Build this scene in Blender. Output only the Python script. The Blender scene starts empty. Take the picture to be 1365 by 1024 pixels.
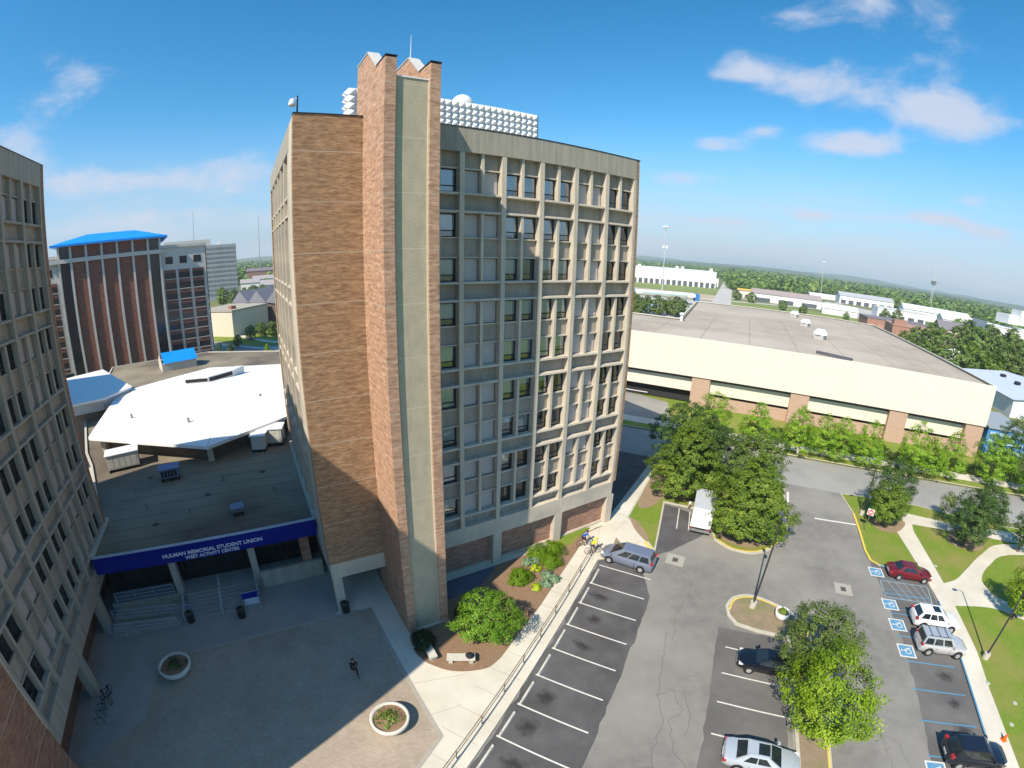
import bpy, bmesh, math, random
import numpy as np
from mathutils import Matrix, Vector
R = math.radians
sc = bpy.context.scene
col = sc.collection
rnd = random.Random(7)
# ---------------------------------------------------------------- camera (wide action-camera lens)
cam = bpy.data.cameras.new('camera'); co = bpy.data.objects.new('camera', cam); col.objects.link(co); sc.camera = co
FPX, KD, PITCH, ROLL, CH = 614.7102, -0.0554, 0.2903, 0.0138, 26.5
cam.type = 'PANO'; cam.panorama_type = 'FISHEYE_LENS_POLYNOMIAL'; cam.fisheye_fov = math.pi*1.1
cam.sensor_width = 36; f_ = FPX*36/1365
cam.fisheye_polynomial_k0 = 0; cam.fisheye_polynomial_k1 = -1/f_; cam.fisheye_polynomial_k2 = 0
cam.fisheye_polynomial_k3 = -KD/f_**3; cam.fisheye_polynomial_k4 = 0
cam.shift_x = 29.0/1365; cam.shift_y = 5.7/1365
cam.clip_start = 0.1; cam.clip_end = 30000
co.matrix_world = Matrix.Translation((0, 0, CH)) @ Matrix.Rotation(math.pi/2-PITCH, 4, 'X') @ Matrix.Rotation(ROLL, 4, 'Z')
# ---------------------------------------------------------------- light, sky, exposure
SUN_AZ, SUN_EL = 53.6, 45.6      # azimuth the light travels towards, elevation
sv = Vector((math.cos(R(SUN_AZ))*math.cos(R(SUN_EL)), math.sin(R(SUN_AZ))*math.cos(R(SUN_EL)), -math.sin(R(SUN_EL))))
sl = bpy.data.lights.new('sun', 'SUN'); sl.energy = 4.9; sl.angle = R(0.5); sl.color = (1.0, 0.91, 0.77)
so = bpy.data.objects.new('sun', sl); col.objects.link(so); so.rotation_euler = sv.to_track_quat('-Z', 'Y').to_euler()
sc.view_settings.view_transform = 'Standard'; sc.view_settings.look = 'None'; sc.view_settings.gamma = 1.0
sc.view_settings.exposure = 0.40
sc.cycles.max_bounces = 6; sc.cycles.transparent_max_bounces = 24; sc.cycles.volume_bounces = 1
sc.cycles.use_denoising = True
w = bpy.data.worlds.new('World'); sc.world = w; w.use_nodes = True
nt = w.node_tree; nt.nodes.clear()
def N(t, **k):
    n = nt.nodes.new(t)
    for a, b in k.items(): setattr(n, a, b)
    return n
def math_(op, a, b=None, clamp=False):
    n = N('ShaderNodeMath', operation=op, use_clamp=clamp)
    for i, v in enumerate((a, b)):
        if v is None: continue
        if isinstance(v, (int, float)): n.inputs[i].default_value = v
        else: nt.links.new(v, n.inputs[i])
    return n.outputs[0]
def dotc(v, c):
    n = N('ShaderNodeVectorMath', operation='DOT_PRODUCT'); nt.links.new(v, n.inputs[0]); n.inputs[1].default_value = c
    return n.outputs['Value']
sky = N('ShaderNodeTexSky', sky_type='NISHITA', sun_disc=False)
sky.sun_elevation = R(SUN_EL); sky.sun_rotation = R(90-(SUN_AZ+180)); sky.altitude = 150; sky.air_density = 1.0; sky.dust_density = 0.3; sky.ozone_density = 2.6
tc = N('ShaderNodeTexCoord'); V = tc.outputs['Generated']
# clouds where the photo has them: soft elongated patches broken up by noise, all in sky directions
CL = [(137.4,19.6,5.0,2.6,.60),(143.5,13.6,4.0,2.6,.95),(137,9.7,6,1.9,.72),(125,9.2,8,2.2,.60),(119,11,5,2.0,.5),(131,5.5,9,1.4,.7),
      (60.5,22.0,3.4,1.7,.66),(57.5,21.4,3.5,1.5,.5),(52,20.4,6.0,2.2,.85),(46,19.0,5,2.2,.45),(40,18.0,5.5,2.5,.95),(35.5,16.6,4,1.8,.7),
      (50.5,14.3,4.5,1.3,.85),(46,14.4,3.5,1.6,.8),(45,28.6,7,2.6,.75),(37.5,26,5,3.0,.42),(38.4,22.8,3,1.6,.3),(64.0,13.8,3.6,1.2,.75),
      (67.9,9.8,5,1.2,.85),(54.8,27.6,3,1.2,.6),(57.6,15.4,2.2,1.0,.7),(52.3,6.4,3.4,.8,.85),(39,7.3,3.4,1.0,.95),(46,6.8,3.6,.8,.8),(65.5,5.0,5,.8,.7),(33,6.6,3.4,.9,.75),(58.5,5.2,4,.7,.7),(42.5,4.8,4,.6,.65),(36,9.5,2,.7,.6)]
acc = None
for az, el, sa, se, am in CL:
    a, e = R(az), R(el)
    t = (-math.sin(a), math.cos(a), 0); u = (-math.sin(e)*math.cos(a), -math.sin(e)*math.sin(a), math.cos(e))
    da = math_('MULTIPLY', dotc(V, t), 1/math.sin(R(sa))); de = math_('MULTIPLY', dotc(V, u), 1/math.sin(R(se)))
    r2 = math_('ADD', math_('MULTIPLY', da, da), math_('MULTIPLY', de, de))
    g = math_('MULTIPLY', math_('EXPONENT', math_('MULTIPLY', r2, -1.0)), am*1.15)
    acc = g if acc is None else math_('ADD', acc, g)
mp = N('ShaderNodeMapping'); nt.links.new(V, mp.inputs[0]); mp.inputs['Scale'].default_value = (1, 1, 1.9)
nz = N('ShaderNodeTexNoise'); nz.inputs['Scale'].default_value = 8; nz.inputs['Detail'].default_value = 10; nz.inputs['Roughness'].default_value = .6; nz.inputs['Distortion'].default_value = .25
nt.links.new(mp.outputs[0], nz.inputs['Vector'])
cm = math_('SUBTRACT', math_('ADD', acc, math_('MULTIPLY', math_('SUBTRACT', nz.outputs['Fac'], .5), 2.3)), .30)
ramp = N('ShaderNodeMapRange', interpolation_type='SMOOTHSTEP'); ramp.inputs['From Min'].default_value = 0.0; ramp.inputs['From Max'].default_value = 1.0
nt.links.new(math_('MULTIPLY', cm, math_('MINIMUM', math_('MULTIPLY', acc, 4.0), 1.0)), ramp.inputs['Value'])
# thin veil low over the horizon
sx = N('ShaderNodeSeparateXYZ'); nt.links.new(V, sx.inputs[0])
veil = N('ShaderNodeMapRange', interpolation_type='SMOOTHSTEP'); veil.inputs['From Min'].default_value = .24; veil.inputs['From Max'].default_value = 0.0
nt.links.new(sx.outputs['Z'], veil.inputs['Value'])
mp2 = N('ShaderNodeMapping'); nt.links.new(V, mp2.inputs[0]); mp2.inputs['Scale'].default_value = (1, 1, 7)
nz2 = N('ShaderNodeTexNoise'); nz2.inputs['Scale'].default_value = 4.5; nz2.inputs['Detail'].default_value = 7
nt.links.new(mp2.outputs[0], nz2.inputs['Vector'])
vr = N('ShaderNodeMapRange'); vr.inputs['From Min'].default_value = .42; vr.inputs['From Max'].default_value = .75; nt.links.new(nz2.outputs['Fac'], vr.inputs['Value'])
hz_ = N('ShaderNodeMapRange', interpolation_type='SMOOTHSTEP'); hz_.inputs['From Min'].default_value = .30; hz_.inputs['From Max'].default_value = -.03; hz_.inputs['To Max'].default_value = .92
nt.links.new(sx.outputs['Z'], hz_.inputs['Value'])
vv = math_('MULTIPLY', veil.outputs[0], math_('MULTIPLY', vr.outputs[0], .75))
fac = math_('MINIMUM', math_('ADD', math_('MULTIPLY', ramp.outputs[0], .86), vv), 1.0)
hs = N('ShaderNodeHueSaturation'); hs.inputs['Hue'].default_value = .489; hs.inputs['Saturation'].default_value = 1.36; hs.inputs['Value'].default_value = 1.34; nt.links.new(sky.outputs[0], hs.inputs['Color'])
m0 = N('ShaderNodeMix', data_type='RGBA'); nt.links.new(hz_.outputs[0], m0.inputs['Factor']); nt.links.new(hs.outputs[0], m0.inputs['A']); m0.inputs['B'].default_value = (2.75, 3.65, 5.0, 1)
mx = N('ShaderNodeMix', data_type='RGBA'); nt.links.new(fac, mx.inputs['Factor']); nt.links.new(m0.outputs['Result'], mx.inputs['A']); mx.inputs['B'].default_value = (4.7, 5.1, 6.1, 1)
bg = N('ShaderNodeBackground'); bg.inputs['Strength'].default_value = .106; nt.links.new(mx.outputs['Result'], bg.inputs['Color'])
ow = N('ShaderNodeOutputWorld'); nt.links.new(bg.outputs[0], ow.inputs[0])

# ---------------------------------------------------------------- materials
MATS = {}
def mat(name, c1, c2=None, scale=1.0, rough=.85, metal=0.0, detail=5, stretch=(1,1,1), bump=0.0, c3=None, s3=.08, spec=.3, zline=None, bscale=None):
    """principled with a two-tone noise (c1..c2), an optional large-scale tone c3 and light joint lines every zline metres"""
    if name in MATS: return MATS[name]
    m = bpy.data.materials.new(name); m.use_nodes = True; t = m.node_tree; L = t.links.new
    p = t.nodes['Principled BSDF']; p.inputs['Roughness'].default_value = rough; p.inputs['Metallic'].default_value = metal
    p.inputs['Specular IOR Level'].default_value = spec
    if c2 is None and zline is None:
        c2 = tuple(x*.88 for x in c1)
    if c2 is None: c2 = c1
    tc = t.nodes.new('ShaderNodeTexCoord'); mp = t.nodes.new('ShaderNodeMapping'); L(tc.outputs['Object'], mp.inputs[0]); mp.inputs['Scale'].default_value = stretch
    n = t.nodes.new('ShaderNodeTexNoise'); n.inputs['Scale'].default_value = scale; n.inputs['Detail'].default_value = detail; n.inputs['Roughness'].default_value = .65; L(mp.outputs[0], n.inputs['Vector'])
    r = t.nodes.new('ShaderNodeMapRange'); r.inputs['From Min'].default_value = .32; r.inputs['From Max'].default_value = .68; L(n.outputs['Fac'], r.inputs['Value'])
    mx = t.nodes.new('ShaderNodeMix'); mx.data_type = 'RGBA'; L(r.outputs[0], mx.inputs['Factor']); mx.inputs['A'].default_value = (*c1, 1); mx.inputs['B'].default_value = (*c2, 1)
    out = mx.outputs['Result']
    if c3:
        n3 = t.nodes.new('ShaderNodeTexNoise'); n3.inputs['Scale'].default_value = s3; n3.inputs['Detail'].default_value = 4; L(tc.outputs['Object'], n3.inputs['Vector'])
        r3 = t.nodes.new('ShaderNodeMapRange'); r3.inputs['From Min'].default_value = .42; r3.inputs['From Max'].default_value = .66; L(n3.outputs['Fac'], r3.inputs['Value'])
        m3 = t.nodes.new('ShaderNodeMix'); m3.data_type = 'RGBA'; L(r3.outputs[0], m3.inputs['Factor']); L(out, m3.inputs['A']); m3.inputs['B'].default_value = (*c3, 1); out = m3.outputs['Result']
    if zline:
        per, off, lc = zline; s = t.nodes.new('ShaderNodeSeparateXYZ'); L(tc.outputs['Object'], s.inputs[0])
        a = t.nodes.new('ShaderNodeMath'); a.operation = 'SUBTRACT'; L(s.outputs['Z'], a.inputs[0]); a.inputs[1].default_value = off
        b = t.nodes.new('ShaderNodeMath'); b.operation = 'WRAP'; L(a.outputs[0], b.inputs[0]); b.inputs[1].default_value = per; b.inputs[2].default_value = 0
        c = t.nodes.new('ShaderNodeMath'); c.operation = 'LESS_THAN'; L(b.outputs[0], c.inputs[0]); c.inputs[1].default_value = .05
        m4 = t.nodes.new('ShaderNodeMix'); m4.data_type = 'RGBA'; L(c.outputs[0], m4.inputs['Factor']); L(out, m4.inputs['A']); m4.inputs['B'].default_value = (*lc, 1); out = m4.outputs['Result']
    L(out, p.inputs['Base Color'])
    if bump:
        nb = t.nodes.new('ShaderNodeTexNoise'); nb.inputs['Scale'].default_value = bscale or scale*6; nb.inputs['Detail'].default_value = 4; L(tc.outputs['Object'], nb.inputs['Vector'])
        bp = t.nodes.new('ShaderNodeBump'); bp.inputs['Strength'].default_value = bump; bp.inputs['Distance'].default_value = .05; L(nb.outputs['Fac'], bp.inputs['Height']); L(bp.outputs[0], p.inputs['Normal'])
    MATS[name] = m; return m
def brickmat(name, ca, cb, mortar, bw=.30, bh=.10, zline=(3.075, 2.02, (.44,.35,.265)), plane='wall', c3=None):
    if name in MATS: return MATS[name]
    m = bpy.data.materials.new(name); m.use_nodes = True; t = m.node_tree; L = t.links.new
    p = t.nodes['Principled BSDF']; p.inputs['Roughness'].default_value = .9; p.inputs['Specular IOR Level'].default_value = .2
    tc = t.nodes.new('ShaderNodeTexCoord'); s = t.nodes.new('ShaderNodeSeparateXYZ'); L(tc.outputs['Object'], s.inputs[0])
    cb_ = t.nodes.new('ShaderNodeCombineXYZ')
    if plane == 'wall':
        a = t.nodes.new('ShaderNodeMath'); a.operation = 'ADD'; L(s.outputs['X'], a.inputs[0]); L(s.outputs['Y'], a.inputs[1]); L(a.outputs[0], cb_.inputs[0]); L(s.outputs['Z'], cb_.inputs[1])
    else: L(s.outputs['X'], cb_.inputs[0]); L(s.outputs['Y'], cb_.inputs[1])
    b = t.nodes.new('ShaderNodeTexBrick'); L(cb_.outputs[0], b.inputs['Vector']); b.inputs['Scale'].default_value = 1
    b.inputs['Brick Width'].default_value = bw; b.inputs['Row Height'].default_value = bh; b.inputs['Mortar Size'].default_value = .008
    b.inputs['Color1'].default_value = (*ca, 1); b.inputs['Color2'].default_value = (*cb, 1); b.inputs['Mortar'].default_value = (*mortar, 1)
    mp = t.nodes.new('ShaderNodeMapping'); mp.inputs['Scale'].default_value = (1.1, 5.5, 1) if plane == 'wall' else (1, 1, 1); L(cb_.outputs[0], mp.inputs[0])
    n = t.nodes.new('ShaderNodeTexNoise'); n.inputs['Scale'].default_value = .9 if plane == 'wall' else .25; n.inputs['Detail'].default_value = 6; n.inputs['Roughness'].default_value = .7; L(mp.outputs[0], n.inputs['Vector'])
    r = t.nodes.new('ShaderNodeMapRange'); r.inputs['From Min'].default_value = .34; r.inputs['From Max'].default_value = .66; r.inputs['To Min'].default_value = .66 if plane == 'wall' else .86; r.inputs['To Max'].default_value = 1.36 if plane == 'wall' else 1.14; L(n.outputs['Fac'], r.inputs['Value'])
    mul = t.nodes.new('ShaderNodeMix'); mul.data_type = 'RGBA'; mul.blend_type = 'MULTIPLY'; mul.inputs['Factor'].default_value = 1; L(b.outputs['Color'], mul.inputs['A']); L(r.outputs[0], mul.inputs['B'])
    out = mul.outputs['Result']
    if zline:
        per, off, lc = zline
        a = t.nodes.new('ShaderNodeMath'); a.operation = 'SUBTRACT'; L(s.outputs['Z'], a.inputs[0]); a.inputs[1].default_value = off
        q = t.nodes.new('ShaderNodeMath'); q.operation = 'WRAP'; L(a.outputs[0], q.inputs[0]); q.inputs[1].default_value = per; q.inputs[2].default_value = 0
        c = t.nodes.new('ShaderNodeMath'); c.operation = 'LESS_THAN'; L(q.outputs[0], c.inputs[0]); c.inputs[1].default_value = .055
        m4 = t.nodes.new('ShaderNodeMix'); m4.data_type = 'RGBA'; L(c.outputs[0], m4.inputs['Factor']); L(out, m4.inputs['A']); m4.inputs['B'].default_value = (*lc, 1); out = m4.outputs['Result']
    L(out, p.inputs['Base Color'])
    MATS[name] = m; return m
def glassmat(name, tint=(.75,.8,.85), gl=.34, tr=(.90,.93,.94)):
    if name in MATS: return MATS[name]
    m = bpy.data.materials.new(name); m.use_nodes = True; t = m.node_tree; t.nodes.clear(); L = t.links.new
    o = t.nodes.new('ShaderNodeOutputMaterial'); a = t.nodes.new('ShaderNodeBsdfTransparent'); a.inputs[0].default_value = (*tr, 1)
    g = t.nodes.new('ShaderNodeBsdfGlossy'); g.inputs['Roughness'].default_value = .04; g.inputs['Color'].default_value = (*tint, 1)
    fr = t.nodes.new('ShaderNodeFresnel'); fr.inputs['IOR'].default_value = 1.55
    ad = t.nodes.new('ShaderNodeMath'); ad.operation = 'MULTIPLY_ADD'; ad.inputs[1].default_value = 1.0; ad.inputs[2].default_value = gl*.3; ad.use_clamp = True; L(fr.outputs[0], ad.inputs[0])
    mx = t.nodes.new('ShaderNodeMixShader'); L(ad.outputs[0], mx.inputs[0]); L(a.outputs[0], mx.inputs[1]); L(g.outputs[0], mx.inputs[2]); L(mx.outputs[0], o.inputs[0])
    MATS[name] = m; return m
def leafmat(name, ca, cb, cc=None, trans=.25):
    if name in MATS: return MATS[name]
    m = bpy.data.materials.new(name); m.use_nodes = True; t = m.node_tree; t.nodes.clear(); L = t.links.new
    o = t.nodes.new('ShaderNodeOutputMaterial'); at = t.nodes.new('ShaderNodeAttribute'); at.attribute_name = 'tone'
    rp = t.nodes.new('ShaderNodeValToRGB'); L(at.outputs['Fac'], rp.inputs[0]); rp.color_ramp.elements[0].color = (*ca, 1); rp.color_ramp.elements[1].color = (*cb, 1)
    if cc: e = rp.color_ramp.elements.new(.93); e.color = (*cb, 1); rp.color_ramp.elements[-1].color = (*cc, 1)
    d = t.nodes.new('ShaderNodeBsdfDiffuse'); tl = t.nodes.new('ShaderNodeBsdfTranslucent'); L(rp.outputs[0], d.inputs[0]); L(rp.outputs[0], tl.inputs[0])
    g = t.nodes.new('ShaderNodeBsdfGlossy'); g.inputs['Roughness'].default_value = .45; g.inputs['Color'].default_value = (.8, .9, .7, 1)
    m1 = t.nodes.new('ShaderNodeMixShader'); m1.inputs[0].default_value = trans; L(d.outputs[0], m1.inputs[1]); L(tl.outputs[0], m1.inputs[2])
    m2 = t.nodes.new('ShaderNodeMixShader'); m2.inputs[0].default_value = .015; L(m1.outputs[0], m2.inputs[1]); L(g.outputs[0], m2.inputs[2]); L(m2.outputs[0], o.inputs[0])
    MATS[name] = m; return m
BR_DARK = brickmat('brown_brick', (.27,.148,.074), (.375,.228,.120), (.34,.26,.19))
BR_FIN = brickmat('salmon_brick', (.37,.205,.125), (.50,.305,.20), (.42,.31,.23))
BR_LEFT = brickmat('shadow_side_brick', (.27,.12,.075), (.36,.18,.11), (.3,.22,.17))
BR_RED = brickmat('dark_red_brick', (.19,.075,.055), (.25,.105,.075), (.22,.13,.10), zline=None, bw=.6, bh=.2)
BR_BASE = brickmat('base_brick', (.30,.155,.105), (.38,.21,.145), (.34,.25,.2), zline=None)
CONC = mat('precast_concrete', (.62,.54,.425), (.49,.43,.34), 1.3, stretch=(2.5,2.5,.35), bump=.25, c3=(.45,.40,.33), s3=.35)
CONC_D = mat('weathered_shade_concrete', (.42,.375,.295), (.28,.255,.21), .9, stretch=(3,3,.25), bump=.3)  # weathered parapets and low walls; also painted-in shade on the left tower
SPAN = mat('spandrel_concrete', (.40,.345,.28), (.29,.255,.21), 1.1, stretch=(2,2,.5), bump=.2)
AGG = mat('aggregate_panel', (.47,.41,.285), (.385,.34,.24), 1.6, stretch=(1,1,.6), bump=.3, zline=(3.075,2.1,(.50,.45,.36)))
PANEL = mat('opaque_panel', (.50,.45,.42), (.44,.40,.38), .7, rough=.6)
FRAME = mat('window_frame', (.022,.027,.035), rough=.5)
PANE = glassmat('window_glass')
BLIND = mat('blind_fabric', (.74,.75,.73), (.66,.68,.67), 2.0, stretch=(.3,.3,6), rough=.9)
DARK = mat('dark_interior', (.03,.03,.032), rough=.9)
CORE = mat('wall_core', (.20,.18,.15), rough=.95)
ROOF = mat('gravel_roof', (.215,.20,.18), (.30,.275,.235), .5, c3=(.17,.16,.15), s3=.12, bump=.3)
ROOFG = mat('garage_deck', (.43,.365,.285), (.34,.29,.23), .35, stretch=(1,.5,1), c3=(.47,.41,.335), s3=.05, bump=.2)
WHITE = mat('white_membrane', (.82,.82,.80), (.78,.78,.77), .4, rough=.7)
WMETAL = mat('white_metal', (.78,.78,.77), rough=.45)
GREYM = mat('grey_metal', (.32,.33,.34), rough=.45, metal=.6)
DKMETAL = mat('dark_metal', (.03,.03,.032), rough=.5, metal=.4)
BLUE = mat('blue_fascia', (.006,.018,.24), (.005,.014,.20), .5, rough=.8, spec=.1)
BLUER = mat('blue_metal_roof', (.005,.27,.83), (.005,.24,.78), .5, rough=.45)
CREAM = mat('cream_fascia', (.76,.69,.575), (.68,.615,.51), .25, stretch=(1,1,2), rough=.85, c3=(.72,.65,.54), s3=.15)
ASPH = mat('worn_asphalt', (.235,.222,.198), (.175,.167,.152), .9, c3=(.275,.26,.23), s3=.13, bump=.25, rough=.9, detail=8, bscale=14)
ASPHN = mat('dark_asphalt', (.092,.088,.09), (.125,.12,.118), .7, c3=(.075,.07,.07), s3=.3, bump=.25, rough=.9, detail=8, bscale=14)
STREET = mat('street_surface', (.30,.29,.265), (.26,.25,.23), .5, c3=(.33,.32,.29), s3=.12, bump=.2)
PAVE = brickmat('paver_plaza', (.345,.28,.21), (.40,.33,.255), (.32,.265,.205), bw=.24, bh=.12, zline=None, plane='floor')
SIDEW = mat('pale_concrete', (.62,.565,.455), (.55,.50,.405), .8, c3=(.66,.61,.51), s3=.25, bump=.2)
KERB = mat('kerb_concrete', (.54,.50,.41), (.44,.41,.34), 1.6, bump=.3)
WKERB = mat('wheel_stop_paint', (.66,.64,.55), (.50,.47,.40), 3.0, bump=.2)
GRASS = mat('lawn_grass', (.135,.215,.018), (.19,.26,.03), 3.2, c3=(.25,.235,.06), s3=.28, bump=.8, bscale=30, rough=.95)
FIELD = mat('field_ground', (.14,.17,.055), (.20,.19,.09), .02, c3=(.10,.14,.045), s3=.006, rough=.95, detail=8)
MULCH = mat('bark_mulch', (.215,.125,.075), (.30,.195,.12), 3.0, bump=.8, c3=(.26,.17,.10), s3=.4, bscale=20)
DIRT = mat('bare_dirt', (.32,.225,.14), (.26,.19,.12), 1.2, bump=.4)
PAINTW = mat('white_road_paint', (.72,.70,.64), (.58,.56,.5), 5, rough=.7)
PAINTY = mat('yellow_kerb_paint', (.80,.56,.06), (.66,.50,.12), 3, rough=.7)
PAINTB = mat('blue_road_paint', (.055,.24,.42), (.12,.27,.38), 4, rough=.7)
BARK = mat('tree_bark', (.16,.125,.09), (.10,.08,.06), 4, bump=.5)
RUBBER = mat('tyre_rubber', (.02,.02,.02), rough=.85)
RIM = mat('alloy_rim', (.62,.62,.62), rough=.3, metal=.6)
CARGLASS = mat('car_glass', (.012,.018,.022), (.02,.028,.03), 1, rough=.06, spec=.8)
LAMPW = mat('clear_lamp', (.75,.76,.76), rough=.15, spec=.8)
LAMPR = mat('red_lamp', (.42,.02,.02), rough=.2, spec=.6)
ASPHM = mat('mid_asphalt', (.135,.128,.122), (.17,.162,.15), .6, c3=(.115,.11,.105), s3=.25, bump=.25, rough=.9, detail=8, bscale=14)
# ---------------------------------------------------------------- mesh helpers
def tag(o, label=None, cat=None, group=None, kind=None):
    if label: o['label'] = label
    if cat: o['category'] = cat
    if group: o['group'] = group
    if kind: o['kind'] = kind
    return o
def empty(name, loc=(0,0,0), rz=0.0, parent=None):
    o = bpy.data.objects.new(name, None); o.empty_display_size = .3; col.objects.link(o); o.location = loc; o.rotation_euler = (0, 0, rz)
    if parent: o.parent = parent
    return o
def dup(o, parent=None, loc=None, rz=None):
    c = o.copy(); col.objects.link(c)
    if parent is not None: c.parent = parent
    if loc is not None: c.location = loc
    if rz is not None: c.rotation_euler = (0, 0, rz)
    return c
def dup_tree(o, loc=None, rz=None, scale=None, parent=None):
    c = o.copy(); col.objects.link(c)
    if parent is not None: c.parent = parent
    if loc is not None: c.location = loc
    if rz is not None: c.rotation_euler = (0, 0, rz)
    if scale is not None: c.scale = scale
    for ch in o.children: dup_tree(ch, parent=c)
    return c
class MB:
    def __init__(s): s.v = []; s.f = []; s.m = []; s.mats = []; s.cur = 0
    def mat(s, m):
        if m not in s.mats: s.mats.append(m)
        s.cur = s.mats.index(m); return s
    def face(s, pts):
        i = len(s.v); s.v += [tuple(p) for p in pts]; s.f.append(list(range(i, i+len(pts)))); s.m.append(s.cur)
    def box(s, x0, x1, y0, y1, z0, z1):
        i = len(s.v)
        s.v += [(x0,y0,z0),(x1,y0,z0),(x1,y1,z0),(x0,y1,z0),(x0,y0,z1),(x1,y0,z1),(x1,y1,z1),(x0,y1,z1)]
        for q in ((0,3,2,1),(4,5,6,7),(0,1,5,4),(1,2,6,5),(2,3,7,6),(3,0,4,7)): s.f.append([i+k for k in q]); s.m.append(s.cur)
        return s
    def prism(s, poly, z0, z1, bottom=True, top=True):
        a = sum(poly[k][0]*poly[(k+1)%len(poly)][1]-poly[(k+1)%len(poly)][0]*poly[k][1] for k in range(len(poly)))
        if a < 0: poly = poly[::-1]
        n = len(poly); i = len(s.v)
        z0f = z0 if callable(z0) else (lambda x, y: z0); z1f = z1 if callable(z1) else (lambda x, y: z1)
        s.v += [(p[0], p[1], z0f(*p)) for p in poly] + [(p[0], p[1], z1f(*p)) for p in poly]
        for k in range(n): s.f.append([i+k, i+(k+1)%n, i+n+(k+1)%n, i+n+k]); s.m.append(s.cur)
        if top: s.f.append([i+n+k for k in range(n)]); s.m.append(s.cur)
        if bottom: s.f.append([i+k for k in range(n)][::-1]); s.m.append(s.cur)
        return s
    def extr(s, prof, axis, a0, a1):
        """prof is a polygon in the two other axes, extruded along axis ('x': prof is (y,z); 'y': prof is (x,z))"""
        n = len(prof); i = len(s.v)
        P = (lambda a, p: (a, p[0], p[1])) if axis == 'x' else (lambda a, p: (p[0], a, p[1]))
        s.v += [P(a0, p) for p in prof] + [P(a1, p) for p in prof]
        for k in range(n): s.f.append([i+k, i+(k+1)%n, i+n+(k+1)%n, i+n+k]); s.m.append(s.cur)
        s.f.append([i+n+k for k in range(n)]); s.m.append(s.cur); s.f.append([i+k for k in range(n)][::-1]); s.m.append(s.cur)
        return s
    def tube(s, pts, radii, n=8, cap=True):
        if isinstance(radii, (int, float)): radii = [radii]*len(pts)
        pts = [Vector(p) for p in pts]; rings = []
        for k, p in enumerate(pts):
            d = (pts[min(k+1, len(pts)-1)]-pts[max(k-1, 0)]).normalized()
            a = d.cross(Vector((0, 0, 1)) if abs(d.z) < .9 else Vector((1, 0, 0))).normalized(); b = d.cross(a)
            i = len(s.v); rings.append(i)
            for q in range(n):
                t = 2*math.pi*q/n; s.v.append(tuple(p+(a*math.cos(t)+b*math.sin(t))*radii[k]))
        for k in range(len(pts)-1):
            for q in range(n):
                s.f.append([rings[k]+q, rings[k]+(q+1)%n, rings[k+1]+(q+1)%n, rings[k+1]+q]); s.m.append(s.cur)
        if cap:
            s.f.append([rings[0]+q for q in range(n)]); s.m.append(s.cur); s.f.append([rings[-1]+q for q in range(n)][::-1]); s.m.append(s.cur)
        return s
    def lathe(s, prof, n=24, cx=0, cy=0):
        i = len(s.v); m = len(prof)
        for q in range(n):
            t = 2*math.pi*q/n; s.v += [(cx+r*math.cos(t), cy+r*math.sin(t), z) for r, z in prof]
        for q in range(n):
            for k in range(m-1):
                a = i+q*m+k; b = i+((q+1)%n)*m+k; s.f.append([a, b, b+1, a+1]); s.m.append(s.cur)
        return s
    def strip(s, pts, wd, z0, z1, closed=False):
        """a ribbon of width wd following a polyline in the ground plane, solid from z0 to z1"""
        n = len(pts); L_, R_ = [], []
        for k in range(n):
            a = Vector(pts[(k-1) % n] if (closed or k > 0) else pts[k]); b = Vector(pts[(k+1) % n] if (closed or k < n-1) else pts[k]); p = Vector(pts[k])
            d1 = (p-a); d2 = (b-p)
            d1 = d1.normalized() if d1.length > 1e-6 else d2.normalized(); d2 = d2.normalized() if d2.length > 1e-6 else d1
            t = (d1+d2).normalized(); nn = Vector((-t.y, t.x)); c = max(.5, nn.dot(Vector((-d1.y, d1.x))))
            L_.append(p+nn*wd/2/c); R_.append(p-nn*wd/2/c)
        for k in range(n if closed else n-1):
            j = (k+1) % n; q = [R_[k], R_[j], L_[j], L_[k]]
            if z1-z0 < .02: s.face([(a.x, a.y, z1) for a in q])
            else: s.prism([(a.x, a.y) for a in q], z0, z1, bottom=False)
        return s
    def build(s, name, m=None, parent=None, smooth=False, loc=None, rz=None, mw=None):
        me = bpy.data.meshes.new(name); me.from_pydata(s.v, [], s.f)
        for x in (s.mats or [m]): me.materials.append(x)
        if len(s.mats) > 1: me.polygons.foreach_set('material_index', s.m)
        if smooth: me.polygons.foreach_set('use_smooth', [True]*len(s.f))
        me.update()
        o = bpy.data.objects.new(name, me); col.objects.link(o)
        if parent: o.parent = parent
        if loc is not None: o.location = loc
        if rz is not None: o.rotation_euler = (0, 0, rz)
        if mw is not None: o.matrix_local = mw
        return o
def split_build(mb, name, m, parent, group=None):
    """build every separate piece of a mesh builder as an object of its own"""
    n = len(mb.v); par = list(range(n))
    def fd(a):
        while par[a] != a: par[a] = par[par[a]]; a = par[a]
        return a
    for f in mb.f:
        for q in f[1:]: par[fd(q)] = fd(f[0])
    grp = {}
    for f in mb.f: grp.setdefault(fd(f[0]), []).append(f)
    out = []
    for fs in grp.values():
        ids = sorted({q for f in fs for q in f}); mp = {q: i for i, q in enumerate(ids)}; b = MB(); b.v = [mb.v[q] for q in ids]; b.f = [[mp[q] for q in f] for f in fs]; b.m = [0]*len(fs)
        out.append(b.build(name, m, parent))
    return out
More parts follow.
